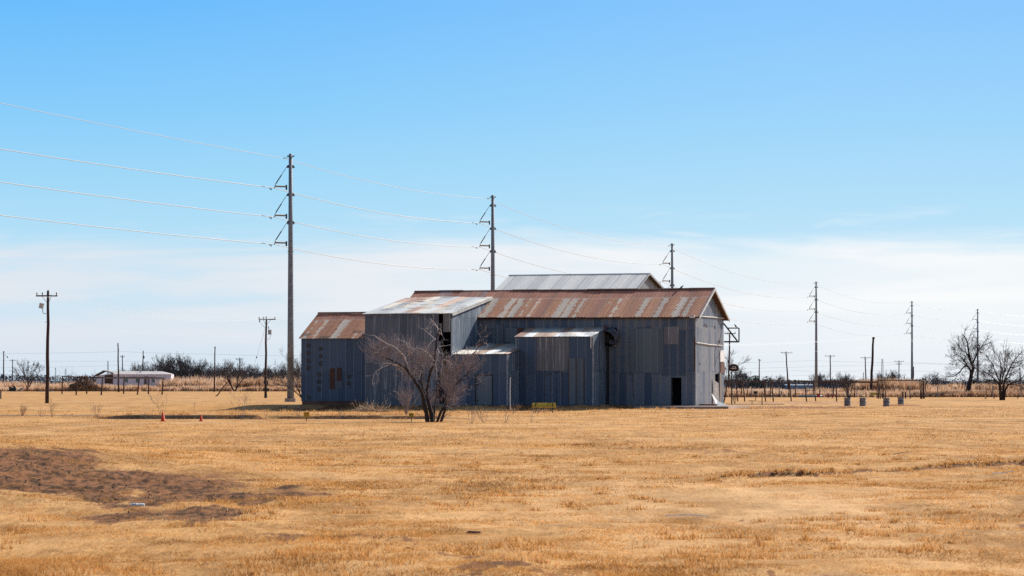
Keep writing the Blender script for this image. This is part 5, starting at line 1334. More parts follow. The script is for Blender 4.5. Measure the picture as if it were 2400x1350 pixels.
# heap of cut branches at the barn wall
mb = MB(); r_ = random.Random(8)
for k in range(230):
    f = r_.random(); p = Vector((-1.1 + 2.2 * f, r_.uniform(-.4, .4), .05 + .34 * (1 - f) * r_.random() * .8))
    twigs(mb, p, Vector((r_.uniform(-.4, 1.2), r_.uniform(-.5, .5), r_.uniform(-.25, .35))), r_.uniform(.35, .75), .012, 1, r_, .5, -.05, .2, 2, minr=.008)
o = mb.build('brush_pile', M['straw']); o.location = (at(872, 199).x, 199, gz(at(872, 199).x, 199)); tag(o, 'pale heap of cut dry branches against the barn wall', 'brush pile')
# ---------------------------------------------------------------- signs, cones, bench, barrels
def sign(px, py, w_, h_, label, ang, holes):
    D = gd(py); b = at(px, D); s = D / F
    o = thing('warning_sign', label, 'sign', b, ang, 'small yellow warning signs')
    Hh = 21.5 * s
    mb = MB(); mb.box((0, .02, Hh / 2 - .1), (.035, .02, Hh)); mb.build('stake', M['black'], o)
    mb = MB(); mb.box((0, 0, Hh - h_ / 2), (w_, .012, h_)); pl = mb.build('plate', M['yels'], o)
    mb = MB(); r_ = random.Random(px)
    for k, rw_ in enumerate((.80, .62, .38, .16)):
        x = -w_ * .40
        while x < w_ * .38:
            l_ = r_.uniform(.012, .035); mb.box((x + l_ / 2, -.009, Hh - h_ * (1.02 - rw_)), (l_, .004, h_ * (.10 if k else .14))); x += l_ + r_.uniform(.007, .013)
    mb.build('lettering', M['ink'], pl)
    return o
sign(718.5, 987, .29, .24, 'yellow sign with rows of dark lettering, left of the two, before the barn shadow', R(8), 0)
sign(964, 989.5, .24, .21, 'bent yellow sign with dark lettering beside the twisted tree', R(-14), 0)
def cone(px, py, hpx, label, tilt=0):
    D = gd(py); b = at(px, D); s = D / F; h_ = hpx * s
    o = thing('traffic_cone', label, 'traffic cone', b, 0, 'orange traffic cones'); o.rotation_euler = (0, tilt, .3)
    mb = MB(); mb.lathe((0, 0, .03), [(.13 * h_ / .5, 0), (.12 * h_ / .5, .02), (.035 * h_ / .5, h_ - .04), (.02 * h_ / .5, h_ - .03), (0, h_ - .03)], 20); mb.build('body', M['orange'], o, smooth=True)
    mb = MB(); mb.box((0, 0, .012), (.28 * h_ / .5, .28 * h_ / .5, .03)); mb.build('base', M['orange'], o)
cone(382, 987, 22, 'taller bright orange traffic cone at the edge of the ditch')
cone(471, 987, 16, 'shorter orange traffic cone standing in the ditch', .05)
def bench(px, D, wm, label, rz):
    b = at(px, D); o = thing('park_bench', label, 'bench', b, rz, 'faded yellow park benches')
    def rounded(x, y, z, lx, ly, lz, tilt=0):
        mb = MB(); pts = []; n = 5; r = lz / 2 * .75
        for (sx, sz_) in ((1, 1), (-1, 1), (-1, -1), (1, -1)):
            for k in range(n):
                a = {(1, 1): 0, (-1, 1): 90, (-1, -1): 180, (1, -1): 270}[(sx, sz_)] + 90 * k / (n - 1)
                pts.append((sx * (lx / 2 - r) + r * math.cos(R(a)), sz_ * (lz / 2 - r) + r * math.sin(R(a))))
        N = len(pts); Mr = Matrix.Rotation(tilt, 3, 'X')
        vs = [Vector((x, y, z)) + Mr @ Vector((p[0], -ly / 2, p[1])) for p in pts] + [Vector((x, y, z)) + Mr @ Vector((p[0], ly / 2, p[1])) for p in pts]
        mb.add(vs, [tuple(range(N)), tuple(range(N, 2 * N))[::-1]] + [((i + 1) % N, i, i + N, (i + 1) % N + N) for i in range(N)]); return mb
    rounded(0, .22, .52, wm, .04, .25, R(-12)).build('backrest', M['yel'], o)
    rounded(-.03, -.02, .36, wm, .05, .34, R(86)).build('seat', M['yel'], o)
    for sx in (-1, 1):
        mb = MB(); mb.tube([(sx * wm * .35, -.05, -.03), (sx * wm * .35, -.05, .32)], .03, 6); mb.tube([(sx * wm * .35, .12, .32), (sx * wm * .35, .2, .62)], .022, 6); mb.box((sx * wm * .35, .03, .32), (.05, .34, .03)); mb.build('leg', M['black'], o)
    return o
bench(1275.5, 183, 1.56, 'faded yellow bench standing on the grass in front of the barn', R(2))
bench(2052, 378, 1.3, 'small yellow bench at the foot of the tall leaning pole', R(10))
def barrel(px, py, label, dent=0):
    D = gd(py); b = at(px, D); o = thing('barrel', label, 'barrel', b, dent, 'grey oil barrels used as bins')
    mb = MB(); H_ = .70; r = .262; pr = [(0, .0), (r * .98, 0), (r, .02)]
    for z in (.2, .44): pr += [(r, z - .03), (r + .018, z), (r, z + .03)]
    pr += [(r, H_ - .02), (r + .012, H_), (r - .01, H_), (r - .015, .25), (0, .25)]
    mb.lathe((0, 0, 0), pr, 28); mb.build('body', M['barrel'], o, smooth=False)
    mb = MB(); mb.tube([((r + .014) * math.cos(a), (r + .014) * math.sin(a), .385) for a in [i / 24 * 6.2832 for i in range(25)]], .014, 4); mb.build('strap', M['black'], o)
    mb = MB(); r_ = random.Random(px)
    for k in range(4):
        a = -1.57 + r_.uniform(-.9, .9); mb.box(((r + .003) * math.cos(a), (r + .003) * math.sin(a), r_.uniform(.1, .35)), (r_.uniform(.03, .07), .02, r_.uniform(.06, .16)), a + 1.57)
    mb.build('rust_patch', M['rustdark'], o)
barrel(1986, 951.5, 'grey barrel on the lawn, leftmost, below the mistletoe tree', .3); barrel(2022, 951.5, 'grey barrel on the lawn, second from the left', 1.1)
barrel(2077.5, 952, 'grey barrel on the lawn, third from the left, below the shelter posts', 2.0); barrel(2111.5, 949.5, 'grey barrel with dry grass round its foot, nearest the picnic table', 2.9)
# ---------------------------------------------------------------- basketball hoop
D = 246; b = at(1715, D); s = D / F
o = thing('basketball_hoop', 'old basketball hoop with fan shaped weathered backboard right of the barn', 'basketball hoop', (b.x, b.y, 0))
mb = MB(); mb.tube([(0, .0, -.1), (0, .0, sz(864, D))], .055, 8); mb.build('pole', M['black'], o)
fan = [(1707, 864), (1708.5, 858), (1713, 854), (1720, 852.5), (1728, 854), (1733.5, 858.5), (1735, 864), (1734, 868), (1728, 870.5), (1718, 871), (1709, 868.5)]
ang = R(25)
def fp(px, py, off): x = (px - 1715) * s; return (x * math.cos(ang) , x * math.sin(ang) + off, sz(py, D))
mb = MB(); vs = [fp(x, y, .12) for x, y in fan] + [fp(x, y, .17) for x, y in fan]; n_ = len(fan)
mb.add(vs, [tuple(range(n_))[::-1], tuple(range(n_, 2 * n_))] + [(i, (i + 1) % n_, (i + 1) % n_ + n_, i + n_) for i in range(n_)]); bb = mb.build('backboard', M['iron'], o)
mb = MB()
for x0, y0, x1, y1 in ((1717, 859, 1726, 859), (1717, 859, 1717, 866), (1726, 859, 1726, 866)): mb.tube([fp(x0, y0, .10), fp(x1, y1, .10)], .02, 4)
mb.build('target_square', M['trimw'], bb)
mb = MB(); c_ = Vector(fp(1718, 863, -.22)); mb.tube([c_ + Vector((.23 * math.cos(a), .23 * math.sin(a), 0)) for a in [i / 16 * 6.2832 for i in range(17)]], .014, 5); mb.box(c_ + Vector((0, .25, -.02)), (.12, .12, .06)); mb.build('rim', M['white'], o)
# ---------------------------------------------------------------- pole frames
def frame(name, label, cat, posts, rails, group=None, r=.065, mat_='wood'):
    """posts: (px top, row top, px base, row base); rails: ((px,row,D),(px,row,D))"""
    b0 = posts[0]; D0 = gd(b0[3]); o = thing(name, label, cat, (at(b0[2], D0).x, D0, 0), 0, group); O_ = Vector(o.location)
    for k, p in enumerate(posts):
        D = gd(p[3]) if len(p) < 5 else p[4]
        B = Vector((at(p[2], D).x, D, -.1)) - O_; T = w3(p[0], p[1], D) - O_; r_ = random.Random(k)
        rr_ = r * (p[5] if len(p) > 5 else 1)
        mb = MB(); mb.tube([B.lerp(T, i / 4) + Vector((r_.uniform(-.02, .02), 0, 0)) for i in range(5)], [rr_ * 1.15, rr_ * 1.1, rr_, rr_ * .95, rr_ * .9], 7); mb.build('post', M[mat_], o)
    for (a, b) in rails:
        A, B = w3(*a) - O_, w3(*b) - O_; r_ = random.Random(int(a[0])); n = 8
        mb = MB(); mb.tube([A.lerp(B, i / n) + Vector((0, 0, r_.uniform(-.03, .03))) for i in range(n + 1)], r * .8, 6); mb.build('rail', M[mat_], o)
    return o
Db, Df = gd(923.5), gd(926)
frame('pole_frame', 'dark pole frame of posts and top rails before the mobile home', 'pole frame',
      [(147, 882, 145, 923.5), (205, 885, 203, 923.5), (291, 883, 289.5, 923.5), (349, 884, 347.5, 923.5), (181, 885, 178.5, 926), (240, 886, 237, 926), (327, 884, 321.5, 925), (382.5, 884, 380, 925)],
      [((144, 882, Db), (205, 884.5, Db)), ((205, 884.5, Db), (349, 884.5, Db)), ((181, 884.5, Df), (240, 885, Df)), ((240, 886, Df), (386, 887, gd(925))), ((349, 884, Db), (382, 886, gd(925))), ((147, 882, Db), (181, 884.5, Df))], r=.11)
frame('swing_frame', 'front row of leaning posts with one long top rail right of the barn', 'swing frame',
      [(1725.6, 890, 1729, 940.5), (1740.5, 888, 1745.6, 941.5), (1790.6, 894, 1794, 940.5), (1807.5, 888, 1813, 942.5), (1850.5, 893, 1855, 940), (1885, 894, 1890.5, 941.5), (1907.5, 889, 1911.5, 939.5), (1959, 892, 1961.5, 941.5)],
      [((1690, 895.7, 291), (1925, 895, 291)), ((1925, 895, 291), (2056, 897, 291))], r=.06)
Dk = gd(931.5)
frame('swing_frame', 'back row of posts with top rail nearer the weeds right of the barn', 'swing frame',
      [(1740, 892, 1736, 931), (1751.3, 889, 1750.5, 931), (1794, 890, 1792.5, 931.5), (1807, 889, 1805.5, 931.5), (1849.5, 888, 1849.5, 931.5), (1865, 890, 1863.3, 931.5), (1907, 895, 1905, 931), (1922.3, 891, 1921, 931.5), (1955.5, 889, 1952, 931.5), (1989.3, 890, 1985.8, 931.5), (2004.6, 892, 2002.5, 931.5)],
      [((1690, 892, Dk), (1850, 892.5, Dk)), ((1850, 892.5, Dk), (2060, 895, Dk))], r=.068)
Ds = gd(935)
frame('shelter_frame', 'roofless shelter of clustered posts and a heavy top beam over the picnic table', 'shelter frame',
      [(2056.5, 891, 2055, 933.5), (2059.3, 889, 2058.8, 935), (2062.5, 888.5, 2062.7, 935), (2066.2, 888, 2068, 933.5), (2069.8, 889, 2071, 933.5), (2073.6, 889, 2075, 933), (2156, 888, 2158, 935, Ds, 1.1), (2159.5, 889, 2161, 935), (2163, 885.5, 2165.5, 934.5, gd(934.5), 1.9), (2170.3, 884, 2169.5, 930.5)],
      [((2057, 891, Ds), (2158, 892, Ds)), ((2060, 891.5, gd(933)), (2163, 891, gd(933))), ((2156, 890, Ds), (2166, 893, gd(934.5))), ((2166, 893, gd(934.5)), (2171, 892.5, gd(930.5))), ((2060, 892, Ds), (2072, 892, gd(931)))], r=.062)
# ---------------------------------------------------------------- picnic ground furniture
def grill(px, D, label, pt):
    b = at(px, D); z = sz(pt, D); o = thing('park_grill', label, 'grill', (b.x, b.y, 0), 0, 'black park grills on posts')
    mb = MB(); mb.tube([(0, 0, -.1), (0, 0, z - .25)], .035, 6); mb.build('post', M['black'], o)
    mb = MB(); mb.box((0, 0, z - .14), (.42, .36, .24)); mb.build('fire_box', M['black'], o)
    mb = MB(); mb.box((.02, -.19, z + .0), (.5, .03, .03)); mb.box((-.24, 0, z - .1), (.03, .1, .05)); mb.build('grate', M['iron'], o)
grill(1771, gd(939.5), 'black grill on a post behind the wooden stump post', 917)
grill(1895.3, gd(930.5), 'black grill on a post beside the teal pipe', 913.5)
def ptable(px, D, label, wm, m_, hgt=.75, seats=True, rz=0.0):
    b = at(px, D); o = thing('picnic_table', label, 'picnic table', (b.x, b.y, 0), rz, None)
    mb = MB(); mb.box((0, 0, hgt), (wm, .75, .05)); mb.build('table_top', M[m_], o)
    for sx in (-1, 1):
        mb = MB(); mb.box((sx * wm * .22, 0, hgt / 2), (.1, .5, hgt)); mb.build('leg', M[m_], o)
        if seats:
            mb = MB(); mb.box((sx * (wm * .5 + .35), 0, .44), (.34, 1.4, .05)); mb.box((sx * (wm * .5 + .35), 0, .22), (.1, .1, .44)); mb.build('seat', M[m_], o)
    return o
ptable(2119, gd(934), 'dark picnic table with two side seats inside the roofless shelter', .80, 'black', .82)
t_ = ptable(1946, gd(932.5), 'low red picnic table beyond the row of posts', 1.25, 'red', .42, False)
mb = MB(); mb.box((0, .6, .30), (1.5, .25, .05)); mb.box((0, -.6, .28), (1.5, .25, .05)); mb.build('seat', M['red'], t_)
mb = MB(); mb.box((0, 0, .25), (.42, .4, .42)); mb.box((0, 0, .48), (.46, .44, .04)); o = mb.build('red_box', M['red']); b = at(1917.5, gd(931.5)); o.location = (b.x, b.y, 0); tag(o, 'small red box with a lid on the grass left of the red table', 'box')
# dark frame with two uprights: an old seesaw / table
D = gd(932); b = at(1811.5, D); s = D / F
o = thing('seesaw', 'dark steel frame with boxed ends lying low behind the front posts', 'seesaw', (b.x, b.y, 0))
mb = MB(); mb.tube([(-22 * s, 0, .36), (0, 0, .26), (22 * s, 0, .36)], .05, 6); mb.build('plank', M['iron'], o)
for sx in (-1, 1):
    mb = MB(); mb.tube([(sx * 14 * s, 0, 0), (sx * 17 * s, 0, .38), (sx * 16 * s, 0, .82), (sx * 20.5 * s, 0, .82), (sx * 19.5 * s, 0, .38)], .035, 5); mb.build('handle_frame', M['iron'], o)
mb = MB(); mb.tube([(-9 * s, 0, 0), (-9 * s, 0, .9)], .05, 5); mb.build('pivot_post', M['iron'], o)
def pipe(x0, x1, py, label, D, r=.11):
    A, B = at(x0, D), at(x1, D); mb = MB(); A.z = B.z = r; mb.lathe(A, [(r * .8, 0), (r, 0), (r, (B - A).length), (r * .8, (B - A).length), (r * .8, .0)], 12, (B - A).to_track_quat('Z', 'Y').to_matrix()); o = mb.build('teal_pipe', M['teal'], smooth=True)
    tag(o, label, 'pipe', 'long teal pipes lying on the grass')
pipe(1872, 1927, 932, 'long teal pipe on the grass left of the red table', 382, .13); pipe(1962, 2032, 932, 'long teal pipe on the grass behind the two left barrels', 386, .13)
# stump post, tap, white pipe at barn, propped pole, post at left edge
def stick(name, label, cat, px, D, pt, r, m_, lean=0):
    b = at(px, D); mb = MB(); z = sz(pt, D); mb.tube([(0, 0, -.15), (lean * .5, 0, z * .5), (lean, 0, z)], [r, r * .95, r * .9], 8); o = mb.build(name, M[m_]); o.location = b; return tag(o, label, cat)
stick('wooden_post', 'single short dark wooden post on the lawn beyond the concrete slab', 'post', 1786, 246, 917.5, .05, 'woodg', .02)
stick('wooden_post', 'single grey wooden post at the very left edge of the photo', 'post', 1.5, gd(935), 917, .12, 'woodg')
b = at(1196, 203); mb = MB(); mb.tube([(0, 0, 0), (-.02, 0, 1.2), (0, 0, 2.25), (.06, 0, 2.3)], .022, 8); o = mb.build('white_pipe', M['white']); o.location = (b.x, b.y, 0); tag(o, 'thin white upright pipe in front of the low iron shed', 'pipe')
D = 415; b = at(503, D); mb = MB(); A = w3(534, 895, D + 2) - b
mb.tube([(0, 0, -.1), A * .25 + Vector((0, 0, -.3)), A * .6, A], [.09, .09, .08, .06], 7); mb.tube([A * .93, A * .93 + Vector((-.6, 0, .35))], .04, 5); o = mb.build('leaning_pole', M['wood']); o.location = b; tag(o, 'broken dark pole propped at a slant on the lawn before the weeds', 'pole')
D = 250; b = at(1762.5, D); mb = MB(); mb.tube([(0, 0, 0), (0, 0, .32)], .025, 6); mb.tube([(-.25, 0, .34), (.25, 0, .32)], .022, 6); mb.tube([(-.24, 0, .34), (-.25, 0, .40)], .03, 5); o = mb.build('water_tap', M['iron']); o.location = b; tag(o, 'low rusty water tap standing on the concrete beside the short post', 'water tap')
mb = MB(); D = 262; A, B = at(1690, D), at(1815, D); mb.box((0, 0, .03), (B.x - A.x, 3.2, .05)); o = mb.build('concrete_path', M['conc']); o.location = ((A.x + B.x) / 2, D - 8, 0); tag(o, kind='structure')
mb = MB(); mb.box((0, 0, -.02), (9.5, 1.2, .09)); o = mb.build('concrete_strip', M['conc']); o.location = (at(55, gd(974)).x, gd(974.5), 0); tag(o, kind='structure')
mb = MB(); mb.box((0, 0, .04), (3.6, 1.8, .1)); o = mb.build('pale_board', M['slate']); o.location = (at(88, 630).x, 640, 0); tag(o, 'pale flat board lying at the edge of the weeds', 'board')
# burnt low wall / log pile at the leaning tree
D = 397; b = at(2269, D); s = D / F; r_ = random.Random(3); mb = MB()
prof = [(-26, 8), (-20, 9.5), (-12, 9), (-6, 10.5), (2, 10), (9, 9.5), (13, 7), (17, 7.5), (22, 10), (25, 8.5)]
for (xa, za), (xb, zb_) in zip(prof[:-1], prof[1:]): mb.hexa([(xa * s, -.35, 0), (xb * s, -.35, 0), (xb * s, .4, 0), (xa * s, .4, 0), (xa * s, -.3, za * s), (xb * s, -.3, zb_ * s), (xb * s, .35, zb_ * s), (xa * s, .35, za * s)])
o = mb.build('burnt_log', M['rustdark']); o.location = (b.x, b.y, 0); tag(o, 'thick dark burnt log lying behind the foot of the leaning tree', 'log')
mb = MB()
for k in range(70):
    px = r_.uniform(-62, 30); mb.box((px * s, r_.uniform(-2.2, -.4), r_.uniform(.02, .10)), (r_.uniform(.1, .4), r_.uniform(.1, .3), r_.uniform(.05, .15)), r_.uniform(0, 3))
o = mb.build('rubble', M['rustdark']); o.location = (b.x, b.y, 0); tag(o, 'scatter of dark rubble on the ground along the burnt log', 'rubble', kind='stuff')
# rubble mound and junk on the left
D = 655; b = at(197, D); s = D / F; mb = MB(); r_ = random.Random(9)
for k in range(420):
    a = r_.uniform(-1, 1); hmax = max(0.06, (1 - abs(a) ** .9)) * 26 * s * (.8 + .4 * math.sin(a * 9) ** 2); z = r_.random() * hmax
    d = Vector((r_.uniform(.15, .7), r_.uniform(.15, .5), r_.uniform(.08, .35))); mb.box((a * 32 * s, r_.uniform(-1.5, 1.5), z), d, M=Matrix.Rotation(r_.uniform(0, 3), 3, Vector((r_.uniform(-1, 1), r_.uniform(-1, 1), 1)).normalized()))
M['debris'] = plain('brown_debris', (0.24, 0.16, 0.12), 0.9, 0, 0.6, .5)
o = mb.build('debris_mound', M['debris']); o.location = (b.x, b.y, 1.2); tag(o, 'brown mound of debris left of the pale mobile home', 'debris mound', kind='stuff')
D = 630; b = at(31, D); s = D / F; mb = MB()
mb.hexa([(-.8, -.4, .0), (.7, -.4, .0), (.7, .4, 0), (-.8, .4, 0), (-.9, -.3, 1.1), (.5, -.3, .55), (.5, .3, .55), (-.9, .3, 1.1)]); mb.hexa([(.1, -.3, .4), (.8, -.3, .4), (.8, .3, .4), (.1, .3, .4), (.0, -.2, 1.15), (.35, -.2, 1.25), (.35, .2, 1.25), (.0, .2, 1.15)]); mb.tube([(-1.5, 0, .1), (-.5, 0, .35)], .12, 6)
o = mb.build('junk_heap', M['black']); o.location = (b.x, b.y, .1); tag(o, 'black jagged scrap heap at the edge of the weeds', 'scrap')
b = at(50, 632); mb = MB(); mb.hexa([(-.9, -.4, 0), (.2, -.4, 0), (.2, .3, 0), (-.9, .3, 0), (-.3, -.1, .55), (.65, -.1, .85), (.65, .2, .85), (-.3, .2, .6)]); o = mb.build('pale_sheet', M['conc']); o.location = (b.x, b.y, .15); tag(o, 'pale pinkish crumpled sheet right of the black scrap', 'scrap')
D = 900; b = at(33, D); s = D / F; mb = MB()
for (xa, ya, xb, yb_) in ((-9, -7, 2, -9), (4, -9, 10, -7), (2, -4, 9, -5), (-22, 4, -8, 2)): mb.tube([(xa * s, 0, (4 - ya) * s), (xb * s, 0, (4 - yb_) * s)], .28, 5)
mb.hexa([(1 * s, -1, 4 * s), (10 * s, -1, 4 * s), (10 * s, 1, 4 * s), (1 * s, 1, 4 * s), (2 * s, -1, 9 * s), (8 * s, -1, 8 * s), (8 * s, 1, 8 * s), (2 * s, 1, 9 * s)])
o = mb.build('scrap_metal', M['white']); o.location = (b.x, b.y, .6); tag(o, 'white twisted scrap metal beyond the small left tree', 'scrap')
# fence posts with wires along the weeds
def wfence(label, pxs, D, dtop, m_):
    o = thing('wire_fence', label, 'fence', (at(pxs[0], D).x, D, 0), 0); x0 = at(pxs[0], D).x
    for k, px in enumerate(pxs):
        mb = MB(); x = at(px, D).x - x0; mb.tube([(x, 0, -.1), (x + .03 * (k % 3 - 1), 0, dtop)], .055, 5); mb.build('post', M[m_], o)
    for z in (.45, .8, dtop - .08):
        mb = MB(); x1 = at(pxs[-1], D).x - x0; mb.tube([(x1 * i / 12, -.05, z + .03 * math.sin(i)) for i in range(13)], .008, 3); mb.build('wire', M['iron'], o)
wfence('thin wire fence along the edge of the weeds on the left', (270, 333, 397, 467.5, 529, 598, 661), 648, 1.5, 'woodg')
wfence('thin wire fence along the edge of the weeds on the right', (1700, 1762, 1826, 1890, 1950, 2008, 2062, 2132, 2197, 2262, 2326, 2394), 384, 1.55, 'steel')
# ---------------------------------------------------------------- mobile home
D = 670; s = D / F; b = at(225, D)
mh = thing('mobile_home', 'long pale pinkish mobile home with low roof behind the weeds', 'house', (b.x, b.y, 0), 0)
Lh = 176 * s; we = sz(877, D)
X = lambda px: (px - 225) * s
mb = MB(); mb.box((X(266) / 2 + Lh / 2, 2.9, we / 2), (Lh - X(266), 5.6, we)); hw = mb.build('wall', M['siding'], mh)
mb = MB(); x0 = X(262)
zr_ = sz(869, D)
mb.hexa([(x0, -.15, we), (Lh + .1, -.15, we), (Lh + .1, 6, we), (x0, 6, we), (x0 - .9, 2.4, zr_ - .02), (Lh - 2.6, 2.4, zr_ - .12), (Lh - 2.6, 3.3, zr_ - .12), (x0 - .9, 3.3, zr_ - .02)]); hr = mb.build('roof', M['siderf'], mh)
mb = MB(); mb.tube([(X(328), 1.6, zr_ - .3), (X(328), 1.6, zr_ + .25)], .14, 8); mb.build('roof_vent', M['trimg'], hr)
# porch wing at the left end
xa, xb = X(226), X(266)
mb = MB(); mb.hexa([(xa, .2, 0), (xb, .2, 0), (xb, 5, 0), (xa, 5, 0), (xa, .2, sz(881, D)), (xb, .2, sz(874, D)), (xb, 5, sz(874, D)), (xa, 5, sz(881, D))]); mb.build('wing_wall', M['siding'], mh)
mb = MB()
pk = X(243)
for (p0, z0, p1, z1) in ((X(221), sz(881, D), pk, sz(869, D)), (pk, sz(869, D), X(266), sz(875, D))):
    mb.hexa([(p0, -.3, z0 - .12), (p1, -.3, z1 - .12), (p1, 5, z1 - .12), (p0, 5, z0 - .12), (p0, -.3, z0 + .12), (p1, -.3, z1 + .12), (p1, 5, z1 + .12), (p0, 5, z0 + .12)])
mb.build('wing_roof', M['woodg'], mh)
mb = MB(); mb.box((X(252), .1, sz(889, D)), (1.3, .1, 2.0)); mb.box((X(261.5), .1, sz(889, D)), (.55, .1, 2.1)); mb.build('door', M['rustdark'], mh)
for px in (296, 321.5, 359):
    mb = MB(); xw = X(px); mb.box((xw, .04, sz(891.5, D)), (.66, .12, .95)); wf = mb.build('window', M['trimg'], hw)
    mb = MB(); mb.box((xw, -.04, sz(891.5, D)), (.54, .08, .8)); mb.build('pane', M['glass'], wf)
mb = MB(); mb.box((X(340), .0, sz(892, D)), (.35, .12, 1.9)); mb.box((X(344.5), .0, sz(892, D)), (.12, .14, 2.2)); mb.build('door', M['rustdark'], hw)
# low long shed far right, behind the posts
D = 900; b = at(1843, D); s = D / F; o = thing('storage_shed', 'long low pale blue shed at the horizon behind the posts', 'shed', (b.x, b.y, 0))
mb = MB(); mb.box((35 * s, 3, sz(903, D) / 2 ), (70 * s, 6, sz(903, D))); mb.build('wall', M['slate'], o)
mb = MB(); mb.hexa([(-.3, -.3, sz(903, D)), (70 * s + .3, -.3, sz(903, D)), (70 * s + .3, 6.3, sz(903, D)), (-.3, 6.3, sz(903, D)), (-.3, 2.8, sz(900.5, D)), (70 * s + .3, 2.8, sz(900.5, D)), (70 * s + .3, 3.2, sz(900.5, D)), (-.3, 3.2, sz(900.5, D))]); mb.build('roof', M['slate'], o)
# white broken panel on the slab, slab debris, litter
mb = MB(); r_ = random.Random(2); mb.hexa([(0, 0, 0), (.95, .3, 0), (.98, .24, 0), (.05, -.06, 0), (-.35, .25, .95), (.15, .5, .35), (.18, .45, .35), (-.3, .2, .95)])
o = mb.build('broken_panel', M['white']); o.location = Vector(BO) + BU * 1.0 + BV * 2.2 + Vector((0, 0, .21)); tag(o, 'broken white panel leaning in the doorway of the barn end', 'panel')
mb = MB(); mb.box((0, 0, .06), (1.2, .7, .12), .2); o = mb.build('stone_step', M['found']); o.location = Vector(BO) + BU * .7 + BV * 1.2 + Vector((0, 0, .21)); tag(o, 'low dark step block on the slab at the barn end', 'step')
# crow-sized birds
def bird(loc, rz, label):
    o = thing('bird', label, 'bird', loc, rz, None)
    mb = MB(); mb.lathe((0, 0, .13), [(0, -.14), (.04, -.12), (.065, -.04), (.06, .04), (.035, .10), (.0, .14)], 10, Matrix.Rotation(R(55), 3, 'Y')); mb.lathe((.11, 0, .24), [(0, -.04), (.035, -.02), (.037, .015), (.0, .04)], 8)
    mb.tube([(.14, 0, .24), (.19, 0, .235)], [.014, .003], 5); mb.tube([(-.09, 0, .07), (-.26, 0, -.03)], [.03, .02], 5); mb.build('body', M['bird'], o, smooth=True)
    for sy in (-1, 1):
        mb = MB(); mb.tube([(.0, sy * .02, .1), (.01, sy * .025, 0)], .007, 4); mb.build('leg', M['bird'], o)
c0 = BO + BU * PV(1598, 678, RV)[0] + BV * (RV - .05) + Vector((0, 0, zr + .12)); bird(c0, .2, 'small dark bird perched on the rusty roof ridge')
c0 = BO + BU * PV(1724, 768, vH)[0] + BV * vH + Vector((0, 0, PV(1724, 768, vH)[1] + .01)); bird(c0, 2.2, 'small dark bird perched on the steel hoist bracket')
# litter and sticks on the near grass
def litter(px, py, name, label, cat, build):
    D = gd(py); b = at(px, D); mb = MB(); build(mb); 
    return b, mb
def put(px, py, mb, name, m_, label, cat):
    D = gd(py); x, y = at(px, D).x, D
    for _ in range(12):     # settle onto the uneven ground along the same line of sight
        y = (CH - gz(x, y)) * F / (py - HY); x = (px - CX) / F * y
    o = mb.build(name, M[m_]); o.location = (x, y, gz(x, y) + .01); return tag(o, label, cat)
mb = MB(); r_ = random.Random(1)
for k in range(6): mb.hexa([(k * .035 - .1, 0, .0), (k * .035 - .06, -.03, 0), (k * .035 - .06, .03, .0), (k * .035 - .1, .03, .01), (k * .035 - .1, 0, .02 + r_.uniform(0, .03)), (k * .035 - .06, -.03, .02), (k * .035 - .06, .02, .03), (k * .035 - .1, .03, .04)])
put(321, 1181, mb, 'crumpled_wrapper', 'white', 'crumpled white wrapper lying on the bare dirt patch', 'litter')
mb = MB(); mb.tube([(-.3, 0, .03), (0, .02, .05), (.3, .01, .03)], .008, 5); put(1610, 1216, mb, 'dry_stick', 'white', 'straight pale stick lying on the grass right of centre', 'stick')
mb = MB(); mb.tube([(-.25, 0, .02), (0, .0, .06), (.18, .0, .10), (.22, 0, .05)], .010, 5); put(2113, 1068, mb, 'dry_stick', 'straw', 'curved pale twig on the grass above the crack line', 'stick')
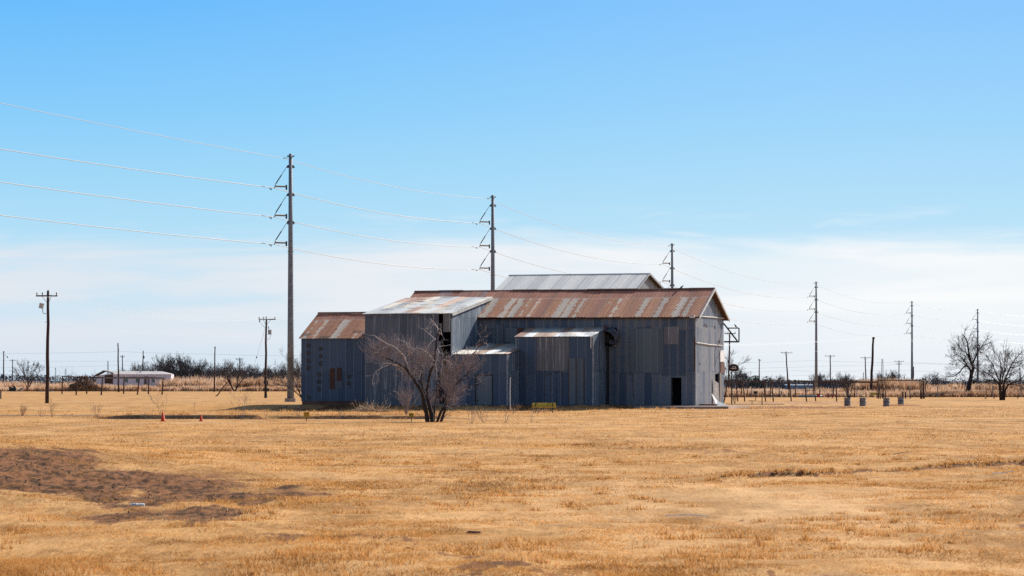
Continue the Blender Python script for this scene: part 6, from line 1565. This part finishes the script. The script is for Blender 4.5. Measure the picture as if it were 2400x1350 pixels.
mb = MB(); mb.hexa([(-.06, -.03, 0), (.05, -.03, 0), (.05, .03, 0), (-.06, .03, 0), (-.02, -.02, .035), (.05, -.02, .015), (.05, .02, .015), (-.02, .02, .03)]); put(958, 1290, mb, 'stone', 'found', 'dark reddish stone lying in the near grass', 'stone')
mb = MB(); mb.hexa([(-.10, -.03, 0), (.10, -.03, 0), (.10, .03, 0), (-.10, .03, 0), (-.06, -.02, .03), (.08, -.02, .02), (.08, .02, .02), (-.06, .02, .03)]); put(1110, 1251, mb, 'brick_shard', 'rustp', 'flat rusty red shard lying in the near grass', 'shard')
mb = MB(); mb.tube([(-.2, 0, .01), (.0, .03, .02), (.22, 0, .05)], .010, 6); put(2350, 1112, mb, 'dry_stick', 'white', 'pale forked stick lying near the right edge', 'stick')
# clods in the dirt patch, as loose lumps
mb = MB(); r_ = random.Random(12)
for k in range(380):
    t_ = r_.random(); x = -11.8 + 8.2 * t_ + r_.gauss(0, .8); y = 53 - 11 * t_ + r_.gauss(0, 5 - 3 * t_)
    if float(dirt(np.array([x]), np.array([y]))[0]) < .5: continue
    z = gz(x, y); q = r_.uniform(.010, .030) * (2.6 if r_.random() < .06 else 1)
    n = 6; vs = [(x + math.cos(i / n * 6.28) * q * r_.uniform(.7, 1.3), y + math.sin(i / n * 6.28) * q * r_.uniform(.7, 1.3), z - .02) for i in range(n)] + [(x + math.cos(i / n * 6.28) * q * .6, y + math.sin(i / n * 6.28) * q * .6, z + q * r_.uniform(.4, .9)) for i in range(n)]
    mb.add(vs, [tuple(range(n, 2 * n))] + [(i, (i + 1) % n, (i + 1) % n + n, i + n) for i in range(n)])
M['clod'] = plain('dry_earth_clod', (0.20, 0.10, 0.055), 0.95, 0, 0.5, 8)
tag(mb.build('earth_clods', M['clod']), 'brown clods of dry earth scattered on the bare patch', 'clods', kind='stuff')
scene.render.engine = 'CYCLES'
scene.cycles.max_bounces = 6; scene.cycles.diffuse_bounces = 3; scene.cycles.glossy_bounces = 2; scene.cycles.transmission_bounces = 2; scene.cycles.transparent_max_bounces = 4
scene.cycles.use_denoising = False
